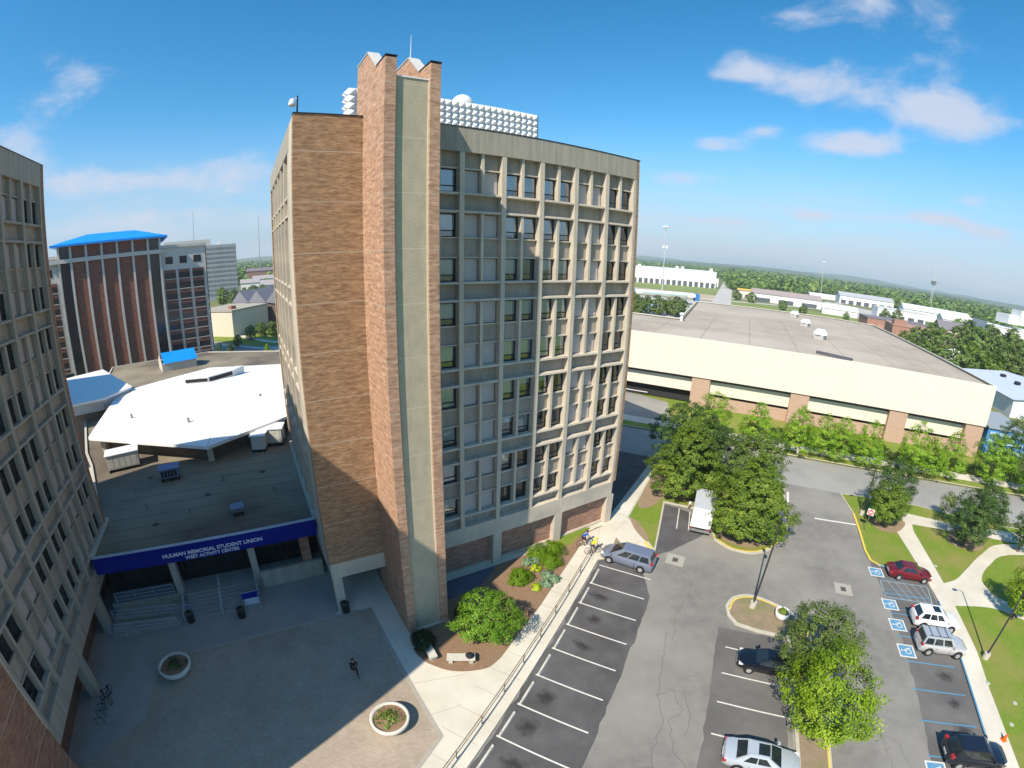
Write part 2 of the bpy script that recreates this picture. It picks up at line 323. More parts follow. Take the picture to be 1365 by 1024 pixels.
def offset(poly, d):
    a = sum(poly[k][0]*poly[(k+1)%len(poly)][1]-poly[(k+1)%len(poly)][0]*poly[k][1] for k in range(len(poly)))
    if a < 0: poly = poly[::-1]
    out = []; n = len(poly)
    for k in range(n):
        p0, p1, p2 = Vector(poly[k-1]), Vector(poly[k]), Vector(poly[(k+1) % n])
        d1 = (p1-p0).normalized(); d2 = (p2-p1).normalized(); n1 = Vector((-d1.y, d1.x)); n2 = Vector((-d2.y, d2.x))
        b = (n1+n2).normalized(); c = max(.35, b.dot(n1)); q = p1+b*d/c; out.append((q.x, q.y))
    return out
# twin-tower frame: u along the window front, w outwards towards the car park
A0 = R(29.6); UX, UY = math.cos(A0), math.sin(A0); NX, NY = math.sin(A0), -math.cos(A0); OX, OY = -11.41, 26.57
def UW(u, w): return (OX+u*UX+w*NX, OY+u*UY+w*NY)
def azel(az, el, d): return (d*math.cos(R(az)), d*math.sin(R(az)), CH+d*math.tan(R(el)))
def bez(pts, n=6):
    """smooth a polyline (Catmull-Rom)"""
    P = [Vector(p) for p in pts]; out = []
    for k in range(len(P)-1):
        a, b, c, d = P[max(k-1, 0)], P[k], P[k+1], P[min(k+2, len(P)-1)]
        for i in range(n):
            t = i/n; q = .5*((2*b)+(c-a)*t+(2*a-5*b+4*c-d)*t*t+(3*b-a-3*c+d)*t**3); out.append((q.x, q.y))
    out.append((P[-1].x, P[-1].y)); return out
def textmesh(txt, size, ext, name, m, parent, mw, align='CENTER'):
    cu = bpy.data.curves.new('t', 'FONT'); cu.body = txt; cu.size = size; cu.extrude = ext; cu.align_x = align; cu.align_y = 'CENTER'; cu.offset = size*.02
    to = bpy.data.objects.new('t', cu); col.objects.link(to); bpy.context.view_layer.update()
    me = bpy.data.meshes.new_from_object(to.evaluated_get(bpy.context.evaluated_depsgraph_get())); bpy.data.objects.remove(to); me.name = name
    me.materials.clear(); me.materials.append(m)
    o = bpy.data.objects.new(name, me); col.objects.link(o); o.parent = parent; o.matrix_local = mw; return o
# ---------------------------------------------------------------- twin towers
T = Matrix.Translation
WTOP = [32.25-3.075*i for i in range(9)]; WH = 1.62
def mkproto():
    """window prototypes: frame > pane + blind ; built once, copied for every opening"""
    P = {}
    f = MB(); W2, H = .645, WH
    for a in ((-W2,-W2+.07,0,H), (W2-.07,W2,0,H), (-W2+.07,W2-.07,0,.08), (-W2+.07,W2-.07,H-.08,H), (-W2+.07,W2-.07,.42,.49)):
        f.box(a[0], a[1], -.06, .03, a[2], a[3])
    P['frame'] = f; g = MB(); g.box(-W2+.07, W2-.07, -.012, 0, .08, H-.08); P['pane'] = g
    P['blinds'] = []
    for lo in (.50, .12, .50, .75, 1.05, .50, .30):
        b = MB(); b.box(-W2+.08, W2-.08, .08, .09, lo, H-.08); P['blinds'].append(b)
    # an open curtain pulled to a knot, seen on the lower floors
    b = MB(); b.face([(-.3,.08,H-.08),(.12,.08,H-.08),(.32,.085,.35),(.18,.085,.30)]); b.face([(.18,.085,.30),(.32,.085,.35),(.3,.085,.12),(.14,.085,.12)]); P['blinds'].append(b)
    return P
PR = mkproto(); _w = {}
def window(root, Mx, x, z, y=.74, blind=0):
    key = 'f'
    if key not in _w:
        o = PR['frame'].build('window', FRAME); p = PR['pane'].build('pane', PANE)
        bl = [b.build('blind', BLIND) for b in PR['blinds']]; _w[key] = (o, p, bl); first = True
        for q in [p]+bl: col.objects.unlink(q)
        col.objects.unlink(o)
    o0, p0, bl = _w['f']
    o = o0.copy(); col.objects.link(o); o.parent = root; o.matrix_local = Mx @ T((x, y, z))
    p = p0.copy(); col.objects.link(p); p.parent = o
    if blind is not None:
        b = bl[blind].copy(); col.objects.link(b); b.parent = o
    return o
def facade(root, Mx, X0, nb, xa, xb, blank=(1, 4), pillars=True, detail=True, skip=(), seed=1, base=True, CONC=None):
    CONC = CONC or globals()['CONC']
    rr = random.Random(seed); pw_, mw = .36, .22
    def bld(mb, name, m): return mb.build(name, m, root, mw=Mx)
    mb = MB(); mb.box(xa, xb, -.02, .9, 33.4, 35.1)
    for k in range(0, nb+1, 2):
        mb.box(X0+k*3.3-.012, X0+k*3.3+.012, -.024, -.02, 33.42, 35.08)
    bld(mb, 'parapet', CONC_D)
    if base:
        mb = MB(); mb.box(xa, xb, -.03, .9, 3.35, 4.9); bld(mb, 'base_band', CONC)
    # piers
    pr = MB().box(-pw_/2, pw_/2, 0, .9, 4.9, 33.4).build('pier', CONC, root, mw=Mx @ T((X0, 0, 0)))
    for k in range(1, nb+1):
        c = pr.copy(); col.objects.link(c); c.parent = root; c.matrix_local = Mx @ T((X0+k*3.3, 0, 0))
    if pillars:
        pl = None
        for k in range(2, nb+1, 2):
            if pl is None: pl = MB().box(-.42, .42, -.03, 1.0, 0, 3.35).build('ground_pillar', CONC, root, mw=Mx @ T((X0+k*3.3, 0, 0)))
            else:
                c = pl.copy(); col.objects.link(c); c.parent = root; c.matrix_local = Mx @ T((X0+k*3.3, 0, 0))
    # recessed rows of wall panel between the windows, one part per row (hidden where piers cross)
    xl, xr = X0, X0+nb*3.3
    rows = [(WTOP[0], 33.4, .62)]
    for r in range(9):
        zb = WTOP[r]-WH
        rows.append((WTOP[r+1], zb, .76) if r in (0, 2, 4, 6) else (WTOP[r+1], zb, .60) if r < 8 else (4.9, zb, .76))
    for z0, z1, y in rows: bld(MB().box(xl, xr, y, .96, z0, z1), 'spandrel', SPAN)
    # deep ledges above and below the recessed bands, thin sills inside the paired floors
    lz = []
    for r in (0, 2, 4, 6, 8):
        zb = WTOP[r]-WH; lz.append((zb-.22, zb, .05))
        if r < 8: lz.append((WTOP[r+1]-.0, WTOP[r+1]+.22, .05))
    for r in (1, 3, 5, 7):
        zb = WTOP[r]-WH; lz.append((zb-.10, zb, .38)); lz.append((WTOP[r+1], WTOP[r+1]+.10, .38))
    lz.append((WTOP[0], WTOP[0]+.10, .38))
    for z0, z1, y in lz:
        mb = MB()
        if y < .1: mb.extr([(y, z0+.05), (y+.03, z1-.02), (.20, z1), (.87, z1), (.87, z0)], 'x', xl, xr)
        else: mb.box(xl, xr, y, .87, z0, z1)
        bld(mb, 'ledge', CONC)
    # mullions in the middle of every bay, per floor group
    groups = [(WTOP[0]-WH, 33.4)]+[(WTOP[r+1]-WH, WTOP[r]) for r in (1, 3, 5, 7)]
    for z0, z1 in groups:
        m0 = None
        for k in range(nb):
            x = X0+(k+.5)*3.3
            if m0 is None: m0 = MB().box(-mw/2, mw/2, .14, .88, z0, z1).build('mullion', CONC, root, mw=Mx @ T((x, 0, 0)))
            else:
                c = m0.copy(); col.objects.link(c); c.parent = root; c.matrix_local = Mx @ T((x, 0, 0))
    # windows and opaque panels
    bp = None; allwin = MB()
    for k in range(nb):
        for h in (0, 1):
            x = X0+k*3.3+(.18+.695 if h == 0 else 3.3-.18-.695)
            for r in range(9):
                z = WTOP[r]-WH
                if (k, h) in skip: continue
                if k in blank:
                    if bp is None: bp = MB().box(-.60, .60, .0, .05, .02, WH-.04).build('blank_panel', PANEL, root, mw=Mx @ T((x, .70, z)))
                    else:
                        c = bp.copy(); col.objects.link(c); c.parent = root; c.matrix_local = Mx @ T((x, .70, z))
                elif detail:
                    bi = rr.choice([0, 0, 0, 1, 2, 3, 5, 5, 6] if r < 5 else [0, 0, 3, 1, 4, 7, 6, 6, 1])
                    window(root, Mx, x, z, blind=bi if rr.random() > .04 else None)
                else: allwin.box(x-.64, x+.64, .74, .80, z, z+WH)
    if not detail: tag(allwin.build('window', FRAME, root, mw=Mx), kind='stuff')
def tower(name, label, loc, rz, brick_m, left=True):
    t = empty(name, (loc[0], loc[1], 0), rz); tag(t, label, 'tower', 'twin brick and concrete towers')
    D = 23.5
    I = Matrix.Identity(4)
    if left:      # the right-hand tower: brick end, twin fins, six bays of windows
        tag(t, label, 'tower')
        X0 = 7.45; XE = 27.7
        facade(t, Matrix.Scale(.82, 4, (0,1,0)), X0, 6, 7.2, 27.32, skip=((0, 0),), seed=3)
        MB().box(-.33, 3.95, 0, .6, 4.67, 35.1).build('brick_wall', BR_DARK, t)
        MB().box(27.32, XE, 0, .9, 4.9, 35.1).build('end_wall', BR_DARK, t)
        b = MB(); b.box(-.30, 3.95, .004, .6, 3.3, 4.67); b.box(-.30, .42, .006, .9, 0, 3.3); b.build('entry_portal', CONC, t)
        MB().box(-.36, 27.75, -.05, .62, 35.1, 35.16).build('coping', DKMETAL, t)
        # dark walk-through under the building
        b = MB(); b.box(-.3, 27.3, 8.0, 8.3, 0, 3.3); b.box(3.96, 4.2, 0.0, 8, 0, 4.6); b.box(-.3, 4.2, 0.6, 8.0, 3.3, 3.5); b.build('passage_wall', CORE, t)
        MB().box(7.2, 27.3, .55, .8, 0, 3.34).build('ground_brick_wall', BR_BASE, t)
        MB().box(7.2, 27.5, .28, .6, 0, .32).build('ground_curb', CONC, t)
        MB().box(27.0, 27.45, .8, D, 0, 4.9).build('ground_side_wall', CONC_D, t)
        c = MB(); c.box(.7, XE-.35, 1.0, D-.68, 4.9, 34.3); c.build('building_core', DARK, t)
        c = MB(); c.box(.27, XE-.35, .6, D-.6, 34.3, 34.45); c.build('roof', ROOF, t)
        c = MB(); c.box(XE-.35, XE, .9, D, 4.9, 35.1); c.box(-.3, XE-.35, D-.6, D, 4.9, 35.1); c.build('rear_wall', BR_DARK, t)
        Ms = Matrix(((0, 1, 0, -.33), (-1, 0, 0, D), (0, 0, 1, 0), (0, 0, 0, 1)))
        facade(t, Ms, .40, 6, .38, D-2.6, blank=(), pillars=False, detail=False, seed=5)
        MB().box(D-2.9, D-.02, 0, .6, 3.35, 35.1).build('side_pier_wall', CONC, t, mw=Ms)
        MB().box(.0, .38, 0, .6, 3.35, 35.1).build('far_end_wall', BR_DARK, t, mw=Ms)
        # fins with stepped tops, concrete infill between
        prof = [(1.8, 0), (-4.5, 0), (-4.5, 37.32), (-2.65, 37.38), (-.77, 39.0), (1.8, 39.0)]
        for x0, x1 in ((3.95, 4.57), (6.55, 7.17)):
            f = MB().extr(prof, 'x', x0, x1).build('fin', BR_FIN, t)
            k = MB(); k.mat(mat('flashing_pale', (.58,.56,.52), rough=.5)).extr([(-2.70, 37.385), (-2.70, 37.46), (-.80, 39.08), (1.85, 39.08), (1.85, 39.005), (-.77, 39.005)], 'x', x0-.05, x1+.05)
            k.mat(DKMETAL).box(x0-.03, x1+.03, -4.54, -2.72, 37.385, 37.45); k.build('flashing', None, f)
        MB().box(4.57, 6.55, -4.28, 1.5, 0, 36.3).build('infill_wall', AGG, t)
        k = MB(); k.box(4.57, 6.55, -4.33, -4.0, 36.3, 36.38); k.build('infill_coping', WMETAL, t)
        # light vertical strips where brick meets concrete
        MB().box(6.50, 6.55, -4.35, -4.28, 0, 36.3).build('corner_trim', mat('trim', (.62,.57,.46)), t)
    else:
        tag(t, label, 'tower')
        facade(t, Matrix.Scale(.60, 4, (0,1,0)), 8.1, 6, 7.9, 28.05, seed=9, CONC=CONC_D)  # darker concrete than the twin: shade put into the colour
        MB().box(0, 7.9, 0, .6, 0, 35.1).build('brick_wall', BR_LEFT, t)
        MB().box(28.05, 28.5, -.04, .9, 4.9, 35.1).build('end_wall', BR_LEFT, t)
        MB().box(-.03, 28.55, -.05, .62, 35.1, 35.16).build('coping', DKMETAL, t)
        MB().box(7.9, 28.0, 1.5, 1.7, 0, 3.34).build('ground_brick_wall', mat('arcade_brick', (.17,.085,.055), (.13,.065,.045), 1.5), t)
        MB().box(7.9, 28.0, .9, 1.7, 3.36, 3.6).build('arcade_ceiling', CORE, t)
        MB().box(.4, 28.1, 1.0, D-.68, 4.9, 34.3).build('building_core', DARK, t)
        MB().box(.3, 28.1, .6, D-.6, 34.3, 34.45).build('roof', ROOF, t)
        c = MB(); c.box(28.1, 28.5, .9, D, 0, 35.1); c.box(0, 28.1, D-.6, D, 0, 35.1); c.box(0, .3, .6, D-.6, 0, 35.1); c.build('rear_wall', BR_LEFT, t)
        # roof-level stone band between brick and windows
        MB().box(7.86, 8.0, -.01, .0, 4.9, 35.1).build('joint_strip', CONC, t)
    return t
TM = tower('office_tower', 'tall brick and concrete tower with two projecting brick fins beside the plaza', (OX, OY), A0, BR_DARK, True)
pL = UW(-18.95, 17.8)
TL = tower('office_tower', 'tall shadowed concrete and glass tower cut off by the left edge of the photo', pL, A0+math.pi/2, BR_LEFT, False)
# roof-top things on the main tower
def on_tower(u, w, z): x, y = UW(u, w); return (x, y, z)
t = empty('rooftop_screen', on_tower(4.05, -5, 34.45), A0); tag(t, 'white rooftop screen of repeated pyramid shapes behind the brick fins', 'roof screen')
def pyramids(mb, nx, nz, px, pz, z0, fn):
    for i in range(nx):
        for j in range(nz):
            a0, a1, b0, b1 = i*px, (i+1)*px, z0+j*pz, z0+(j+1)*pz; am, bm = (a0+a1)/2, (b0+b1)/2
            c = fn(am, -.30, bm-.04)
            q = [fn(a0+.02, 0, b0+.02), fn(a1-.02, 0, b0+.02), fn(a1-.02, 0, b1-.02), fn(a0+.02, 0, b1-.02)]
            for k in range(4): mb.face([q[k], q[(k+1) % 4], c])
mb = MB(); pyramids(mb, 28, 7, .58, .53, .55, lambda a, y, z: (a, y, z)); mb.box(0, 16.24, .004, .06, 0, 4.28); mb.build('front_screen', WMETAL, t)
mb = MB(); pyramids(mb, 2, 7, .58, .53, .55, lambda a, y, z: (y, 1.16-a, z)); mb.box(.004, .06, .06, 1.16, 0, 4.28); mb.build('side_screen', WMETAL, t)
mb = MB(); mb.box(16.22, 16.3, .0, 8, 0, 4.30); mb.build('end_panel', GREYM, t)
t = empty('satellite_dome', on_tower(14.55, -8, 34.45)); tag(t, 'round white radome poking up behind the pyramid roof screen', 'radome')
MB().lathe([(.0,5.95)]+[(1.0*math.cos(R(a)), 4.95+1.0*math.sin(R(a))) for a in range(80, -70, -10)]+[(.3, 4.0)], 24).build('dome', WMETAL, t, smooth=True)
MB().tube([(0,0,0), (0,0,4.1)], .12, 8).build('mast', GREYM, t)
t = empty('roof_camera', on_tower(-.05, -.4, 35.16), A0); tag(t, 'small white dome camera on a black post at the roof corner', 'camera')
MB().tube([(0,0,0), (0,0,1.15)], .05, 8).build('post', DKMETAL, t)
mb = MB().lathe([(0,.95), (.12,.93), (.20,.72), (.23,.55), (.18,.48), (0,.46)], 14, -.32); mb.tube([(-.02,0,.98), (-.32,0,.98)], .025, 6); mb.build('camera_housing', WMETAL, t, smooth=True)
t = empty('whip_antenna', on_tower(6.86, .2, 39.05)); tag(t, 'thin white whip antenna standing on the right brick fin', 'antenna')
MB().tube([(0,0,0), (0,0,1.9)], [.035, .012], 6).build('rod', WMETAL, t); MB().box(-.1,.1,-.1,.1,0,.06).build('base_plate', GREYM, t)
# ---------------------------------------------------------------- ground, lot, walks
def sheet(name, poly, z, m, parent=None, kind='structure'):
    o = MB(); o.face([(x, y, z) for x, y in (poly if sum(poly[k][0]*poly[(k+1)%len(poly)][1]-poly[(k+1)%len(poly)][0]*poly[k][1] for k in range(len(poly))) > 0 else poly[::-1])])
    o = o.build(name, m, parent)
    if not parent: tag(o, kind=kind)
    return o
def slab(name, poly, h=.12, side=KERB, top=None, kw=.2, parent=None):
    o = MB().prism(poly, 0, h, bottom=False).build(name, side, parent)
    if not parent: tag(o, kind='structure')
    if top: sheet(name+'_fill' if parent else 'grass_fill', offset(poly, kw), h+.006, top, o)
    return o
g = 9000.0
tag(MB().prism([(-g,-g),(g,-g),(g,g),(-g,g)], -1.0, 0).build('ground', FIELD), kind='structure')
KD_ = (0.487, 0.873)                       # direction of the long kerb
def K(s, off=0): return (0.35+s*KD_[0]+off*KD_[1], 16.38+s*KD_[1]-off*KD_[0])
LOT = [K(-30), (10.4,34.4), (14,38), (21,48), (40,48), (50,42.8), (53,36), (52,30), (43,10), (33,-10), (-5,-12)]
def ragged(poly, j=.10, seed=2):
    r = random.Random(seed); out = []
    for k in range(len(poly)):
        a, b_ = poly[k], poly[(k+1) % len(poly)]; n = max(1, int(math.dist(a, b_)/.7))
        for i in range(n): f = i/n; q = j if i else 0; out.append((a[0]+(b_[0]-a[0])*f+r.uniform(-q, q), a[1]+(b_[1]-a[1])*f+r.uniform(-q, q)))
    return out
sheet('parking_lot', LOT, .004, ASPH)
sheet('street', [(-12,86.6), (142,.3), (137,-8.3), (-17,78)], .008, STREET)
sheet('service_road', [(12.5,40), (21.5,54), (23,60), (20,70), (6,78), (-3,62)], .006, ASPHN)
st = sheet('stall_pavement', ragged([K(-30,.1), K(20.2,.1), (15.0,34.3), (19.9,43.4), (22.1,41.6), (22.6,37.2), (17.4,34.6), (13.9,33.4), K(17,5.6), K(-30,5.8)]), .012, ASPHN)
sheet('stall_pavement', ragged([(22.9,21.9), (18.0,24.3), (3.8,-3.3), (9.6,-4)]), .012, ASPHM)
sheet('stall_pavement', ragged([(38.2,29.2), (43.3,26.3), (26,-6), (20,-4), (33.5,19)]), .012, ASPHM)
# court: one concrete field that carries the walk, the plaza and the planting
COURT = [K(-30), K(20.0), (15.0,34.2), (15.83,34.46), (14.66,40.86), (20.69,50.81), (21.4,53.8), (12.9,41.3), (2,60), (-62,60), (-62,-10)]
ct = slab('sidewalk', COURT, .12, SIDEW)
PZ = [(-23.6,18.6), (-17.33,22.54), (-11.9,25.7), (-9.2,26.9), (-7.46,24.0), (-5.4,20.6), (-2.62,16.0), (-3.69,13.88), (-14.5,-6), (-30,-8), (-24.5,8), (-21.6,13.6)]
sheet('paver_plaza', PZ, .128, PAVE)
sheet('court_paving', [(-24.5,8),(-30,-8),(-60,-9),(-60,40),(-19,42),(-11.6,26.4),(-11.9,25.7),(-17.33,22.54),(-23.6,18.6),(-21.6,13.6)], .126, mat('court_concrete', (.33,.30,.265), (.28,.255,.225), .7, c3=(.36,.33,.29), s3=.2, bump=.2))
b = MB(); b.strip([(-23.6,18.6), (-17.33,22.54), (-11.9,25.7), (-9.2,26.9), (-7.46,24.0), (-5.4,20.6), (-2.62,16.0), (-3.69,13.88), (-14.5,-6)], .28, .130, .132)
tag(b.build('plaza_border', mat('border_stone', (.40,.36,.30), (.33,.30,.25), 3)), kind='structure')
# saw-cut joints in the pale walk
b = MB(); 
for s in [x*1.9-24 for x in range(24)]:
    x0, y0 = K(s, -.3); x1, y1 = K(s, -2.75); b.strip([(x0,y0),(x1,y1)], .025, .123, .124)
b.strip([K(-28,-1.05), K(19.6,-1.05)], .022, .123, .124)
for p in (((-4.0,17.2),(-1.6,18.4)), ((-4.9,19.9),(-1.2,21.0)), ((9.5,33.6),(11.3,38.9)), ((14.4,40),(12.5,38.2)), ((13,35),(15,36.5)), ((14.6,41),(13.4,41.8)), ((17,44.9),(15.6,45.4))): b.strip(p, .025, .123, .124)
tag(b.build('walk_joints', mat('joint_dark', (.34,.30,.235))), kind='structure')
MUL = [(-5.2,24.1), (-5.0,22.6)]+bez([(-4.05,21.77), (-2.71,21.24), (-1.43,21.17), (.09,21.54), (.97,22.44)], 4)+[(2.27,24.63), (4.22,27.89), (6.16,31.43), (8.45,35.43), (10.07,38.27), (11.0,39.0), UW(26.4,.35), UW(7.2,.35), UW(7.2,4.62), UW(4.0,4.62)]
b = MB().prism(MUL, .12, .17, bottom=False); tag(b.build('planting_bed', MULCH), kind='structure')
sheet('shaded_pad', [UW(7.2,.4), UW(13.6,.35), (.6,32.4), (-.6,30.2), (-3.1,28.4)], .176, mat('pad_shade_blue', (.10,.12,.17), (.08,.10,.14), 1.5))  # concrete pad, its deep shade painted in as dark blue
sheet('bed_grass', [(6.6,35.6), (8.0,36.2), (9.2,37.8), (10.4,39.0), (9.0,38.9), (6.9,37.5), (5.6,36.4)], .176, GRASS)
sheet('gravel_triangle', [(12.6,37.2), (13.0,35.7), (11.95,35.75)], .128, DIRT)
# north-west lawn with the tree island
NWL = [(21.4,53.9), (20.69,50.81), (14.66,40.86), (15.83,34.46), (20.02,43.68), (24.0,41.5), (23.2,38.1)]+bez([(22.76,35.9), (23.86,34.03), (26.37,33.02), (29.71,34.07), (31.9,36.0)], 4)+[(34.5,40.5), (37.5,45.5), (36.8,47.9), (25,54.6)]
nl = slab('lawn', NWL, .14, KERB, GRASS)
sheet('bare_patch', bez([(20.6,50.2), (17.4,45.0), (16.6,42.6), (18.2,42.9), (20.5,44.6), (24.2,43.2), (27,46), (24,51)], 3), .152, DIRT, nl)
sheet('bare_patch', bez([(15.0,40.9), (14.9,38.5), (15.5,36.2), (15.9,37.4), (15.6,40.0)], 3), .150, DIRT, nl)
sheet('bare_patch', bez([(23.3,36.2), (24.6,34.6), (27,34), (30,35.6), (31.5,39), (27,40), (24,38.5)], 3), .152, DIRT, nl)
# lamp island and its long median
MED = [(19.3,25.3)]+bez([(19.6,26.4), (20.6,27.3), (22.0,27.5), (23.4,26.8), (25.05,24.96)], 4)+[(25.7,22.6), (21.54,12.95), (12.5,-5), (9.7,-3.9), (18.27,11.63), (21.5,18.61), (23.15,21.9), (21.05,23.05), (19.54,24.19)]
md = slab('median_island', MED, .14, KERB, mat('median_soil', (.30,.225,.15), (.24,.18,.12), 1.2, bump=.5, c3=(.20,.20,.08), s3=.3), kw=.26)
b = MB(); b.strip(bez([(19.75,25.9), (20.7,26.95), (22.1,27.1), (23.3,26.4), (25.0,24.5)], 5), .15, .141, .149); b.strip([(25.4,22.5), (21.3,12.9), (12.3,-5)], .15, .141, .149)
b.build('kerb_paint', PAINTY, md)
b = MB(); b.strip(bez([(22.9,36.6), (23.9,34.3), (26.3,33.3), (29.5,34.3), (31.6,36.2)], 5), .15, .141, .149); b.strip([(15.6,34.75), (15.25,36.2)], .3, .141, .149); b.build('kerb_paint', PAINTY, nl)
# gutter apron along the median
tag(MB().strip([(23.35,21.7), (21.55,18.5), (18.25,11.5), (9.6,-4.1)], .32, .014, .016).build('gutter', mat('gutter_concrete', (.44,.42,.36), (.34,.33,.30), 2.5, c3=(.24,.23,.21), s3=.7)), kind='structure')
# right-hand lawn with its walks
RL = [(43.4,38.67), (41.22,34.66), (39.16,31.31), (38.4,29.6), (38.9,28.4), (42.95,25.9), (41.31,22.12), (37.81,16.25), (33.77,9.91), (24,-8), (70,-26), (135,-8.2), (62.3,31.8), (55.0,38.0), (48.6,41.6), (45,43)]
rl = slab('lawn', RL, .12, KERB, GRASS, kw=.16)
W1 = [(46.6,34.2), (43.43,26.85), (43.0,26.0), (41.4,22.3), (37.9,16.4), (33.9,10.1), (23.8,-8.2), (25.6,-8.9), (33.84,6.3), (35.22,8.74), (37.21,12.11), (39.62,15.59), (42.54,20.96), (44.23,24.0), (48.74,32.89), (49.9,34.3), (51.2,37.6), (48.6,39.6)]
sheet('walkway', W1, .132, SIDEW)
sheet('walkway', bez([(42.5,20.9), (46.2,19.5), (48.05,17.7), (52,12)], 4)+bez([(54,14), (49.2,19.6), (49.0,21.8), (50.0,23.3), (53.4,24.7), (58.7,25.3), (70,21)], 4)+bez([(71,23), (60,27.3), (54.3,26.6), (49.3,25.0), (46.3,24.05), (44.2,24.0)], 4), .136, SIDEW)
sheet('walkway', [(50.0,37.6), (55.5,33.6), (62,30.2), (130,-8.5), (129,-10.5), (61.2,27.6), (54,32.0), (49.4,34.5)], .140, SIDEW)
for c, r in (((46.4,35.4), 2.6), ((55.0,29.6), 2.9), ((59.3,31.2), 1.6)):
    sheet('bare_patch', [(c[0]+r*(1+.12*math.sin(3*a+c[0]))*math.cos(a), c[1]+r*.8*(1+.1*math.sin(2*a))*math.sin(a)) for a in [k*.35 for k in range(18)]], .144, DIRT, rl)
b = MB(); b.strip([(43.3,38.2), (41.15,34.5), (39.15,31.2), (38.45,29.5), (38.8,28.6)], .24, .121, .136); b.build('kerb_paint', PAINTY, rl)
b = MB(); b.strip([(38.95,28.35), (40.6,27.3)], .2, .121, .137); b.strip([(41.25,22.05), (37.75,16.2), (33.72,9.87), (31.6,6.1)], .15, .121, .1405); b.build('kerb_paint', PAINTB, rl)
# far side of the street
FS = [(-12,87.3), (142,.9), (160,30), (100,64), (28,104), (5,118)]
fs = slab('verge', FS, .12, KERB, GRASS, kw=.12)
b = MB(); b.strip([(-12,87.05), (142,.65)], .2, .12, .13); b.build('kerb_paint', mat('faded_yellow', (.62,.50,.22), (.5,.45,.30), 3), fs)
def F(s, o): return (45.2+s*.872+o*.489, 55.1-s*.489+o*.872)     # along / away from the street
sheet('walkway', [F(-62,2.2), F(110,2.2), F(110,5.0), F(-62,5.0)], .132, SIDEW)
sheet('garage_apron', [F(-62,5.0), F(-20,5.0), F(-22,16), F(-62,30)], .129, STREET)
sheet('driveway', [F(-46,-1), F(-33,-1), F(-30,13), F(-47,26)], .136, ASPHN)
# ---- paint
def line(p, q, wd=.11, m=None, z=.022): 
    return MB().strip([p, q], wd, z, z).build('stall_line', m or PAINTW)
allw = empty('stall_markings'); allw['kind'] = 'structure'
for k in range(-6, 8):
    a = K(k*2.76, .35); d = (math.cos(R(-30.2)), math.sin(R(-30.2))); o = line((a[0], a[1]), (a[0]+d[0]*4.85, a[1]+d[1]*4.85)); o.parent = allw
for k in range(-6, 4):
    p = (17.74+1.30*k, 22.11+2.33*k) if k < 1 else None
    if p:
        q = (p[0]+4.55, p[1]-2.45); o = line(p, q); o.parent = allw
for k in range(-4, 6):
    p = (31.95+k*1.42, 17.16+k*2.56)
    if k in (4, 5): continue
    q = (p[0]+4.1, p[1]-2.12)
    o = line(p, q, .12, PAINTB); o.parent = allw
    if k in (1, 2, 3): 
        for f in (.22, .8): o = line((p[0]+f*1.42+.2, p[1]+f*2.56-.1), (p[0]+f*1.42+2.6, p[1]+f*2.56-1.25), .06, PAINTB); o.parent = allw
b = MB(); c0, c1, c2, c3_ = (37.24,26.5), (41.9,24.2), (40.35,22.0), (35.96,24.2)
for p, q in ((c0,c1), (c1,c2), (c2,c3_), (c3_,c0)): b.strip([p, q], .1, .022, .022)
for f in (.15,.32,.49,.66,.83): b.strip([(c0[0]+f*(c1[0]-c0[0]), c0[1]+f*(c1[1]-c0[1])), (c3_[0]+min(1,f+.22)*(c2[0]-c3_[0]), c3_[1]+min(1,f+.22)*(c2[1]-c3_[1]))], .07, .0222, .0222)
b.build('hatched_bay', mat('pale_blue_paint', (.30,.40,.45), (.2,.3,.36), 4), allw)
MB().strip([(35.4,41.4), (37.5,44.6)], .3, .022, .022).build('stop_line', PAINTW, allw)
MB().strip([(37.2,38.2), (42.6,35.6)], .3, .022, .022).build('stop_line', PAINTW, allw)
b = MB(); b.strip([(20.7,38.0), (22.3,41.5)], .1, .022, .022); b.strip([(19.5,38.4), (21.3,42.3)], .1, .0221, .0221); b.build('stall_line', PAINTW, allw)
# wheelchair marks
def symbol(x, y, rz, name):
    t = empty(name, (x, y, .02), rz); t.parent = allw
    MB().box(-.75,.75,-.75,.75,0,.003).build('white_border', PAINTW, t); MB().box(-.62,.62,-.62,.62,.003,.006).build('blue_field', mat('mark_blue', (.07,.25,.43), (.14,.30,.43), 3), t)
    b = MB(); ring = [(-.05+.27*math.cos(a), -.14+.27*math.sin(a)) for a in [R(q) for q in range(100, 390, 18)]]
    b.strip(ring, .075, .0075, .0075); b.strip([(0,.28), (0,.0), (.22,.0), (.34,-.36), (.44,-.34)], .085, .008, .008); b.strip([(0,.14), (.2,.14)], .06, .0085, .0085)
    b.face([(.0+.09*math.cos(R(q)), .42+.09*math.sin(R(q)), .008) for q in range(0, 360, 30)]); b.build('symbol', PAINTW, t)
for (x, y) in ((37.75,27.7), (35.65,23.2), (34.4,20.75), (32.95,17.95), (27.5,8.3)): symbol(x, y, R(-27+90), 'accessible_parking_mark')
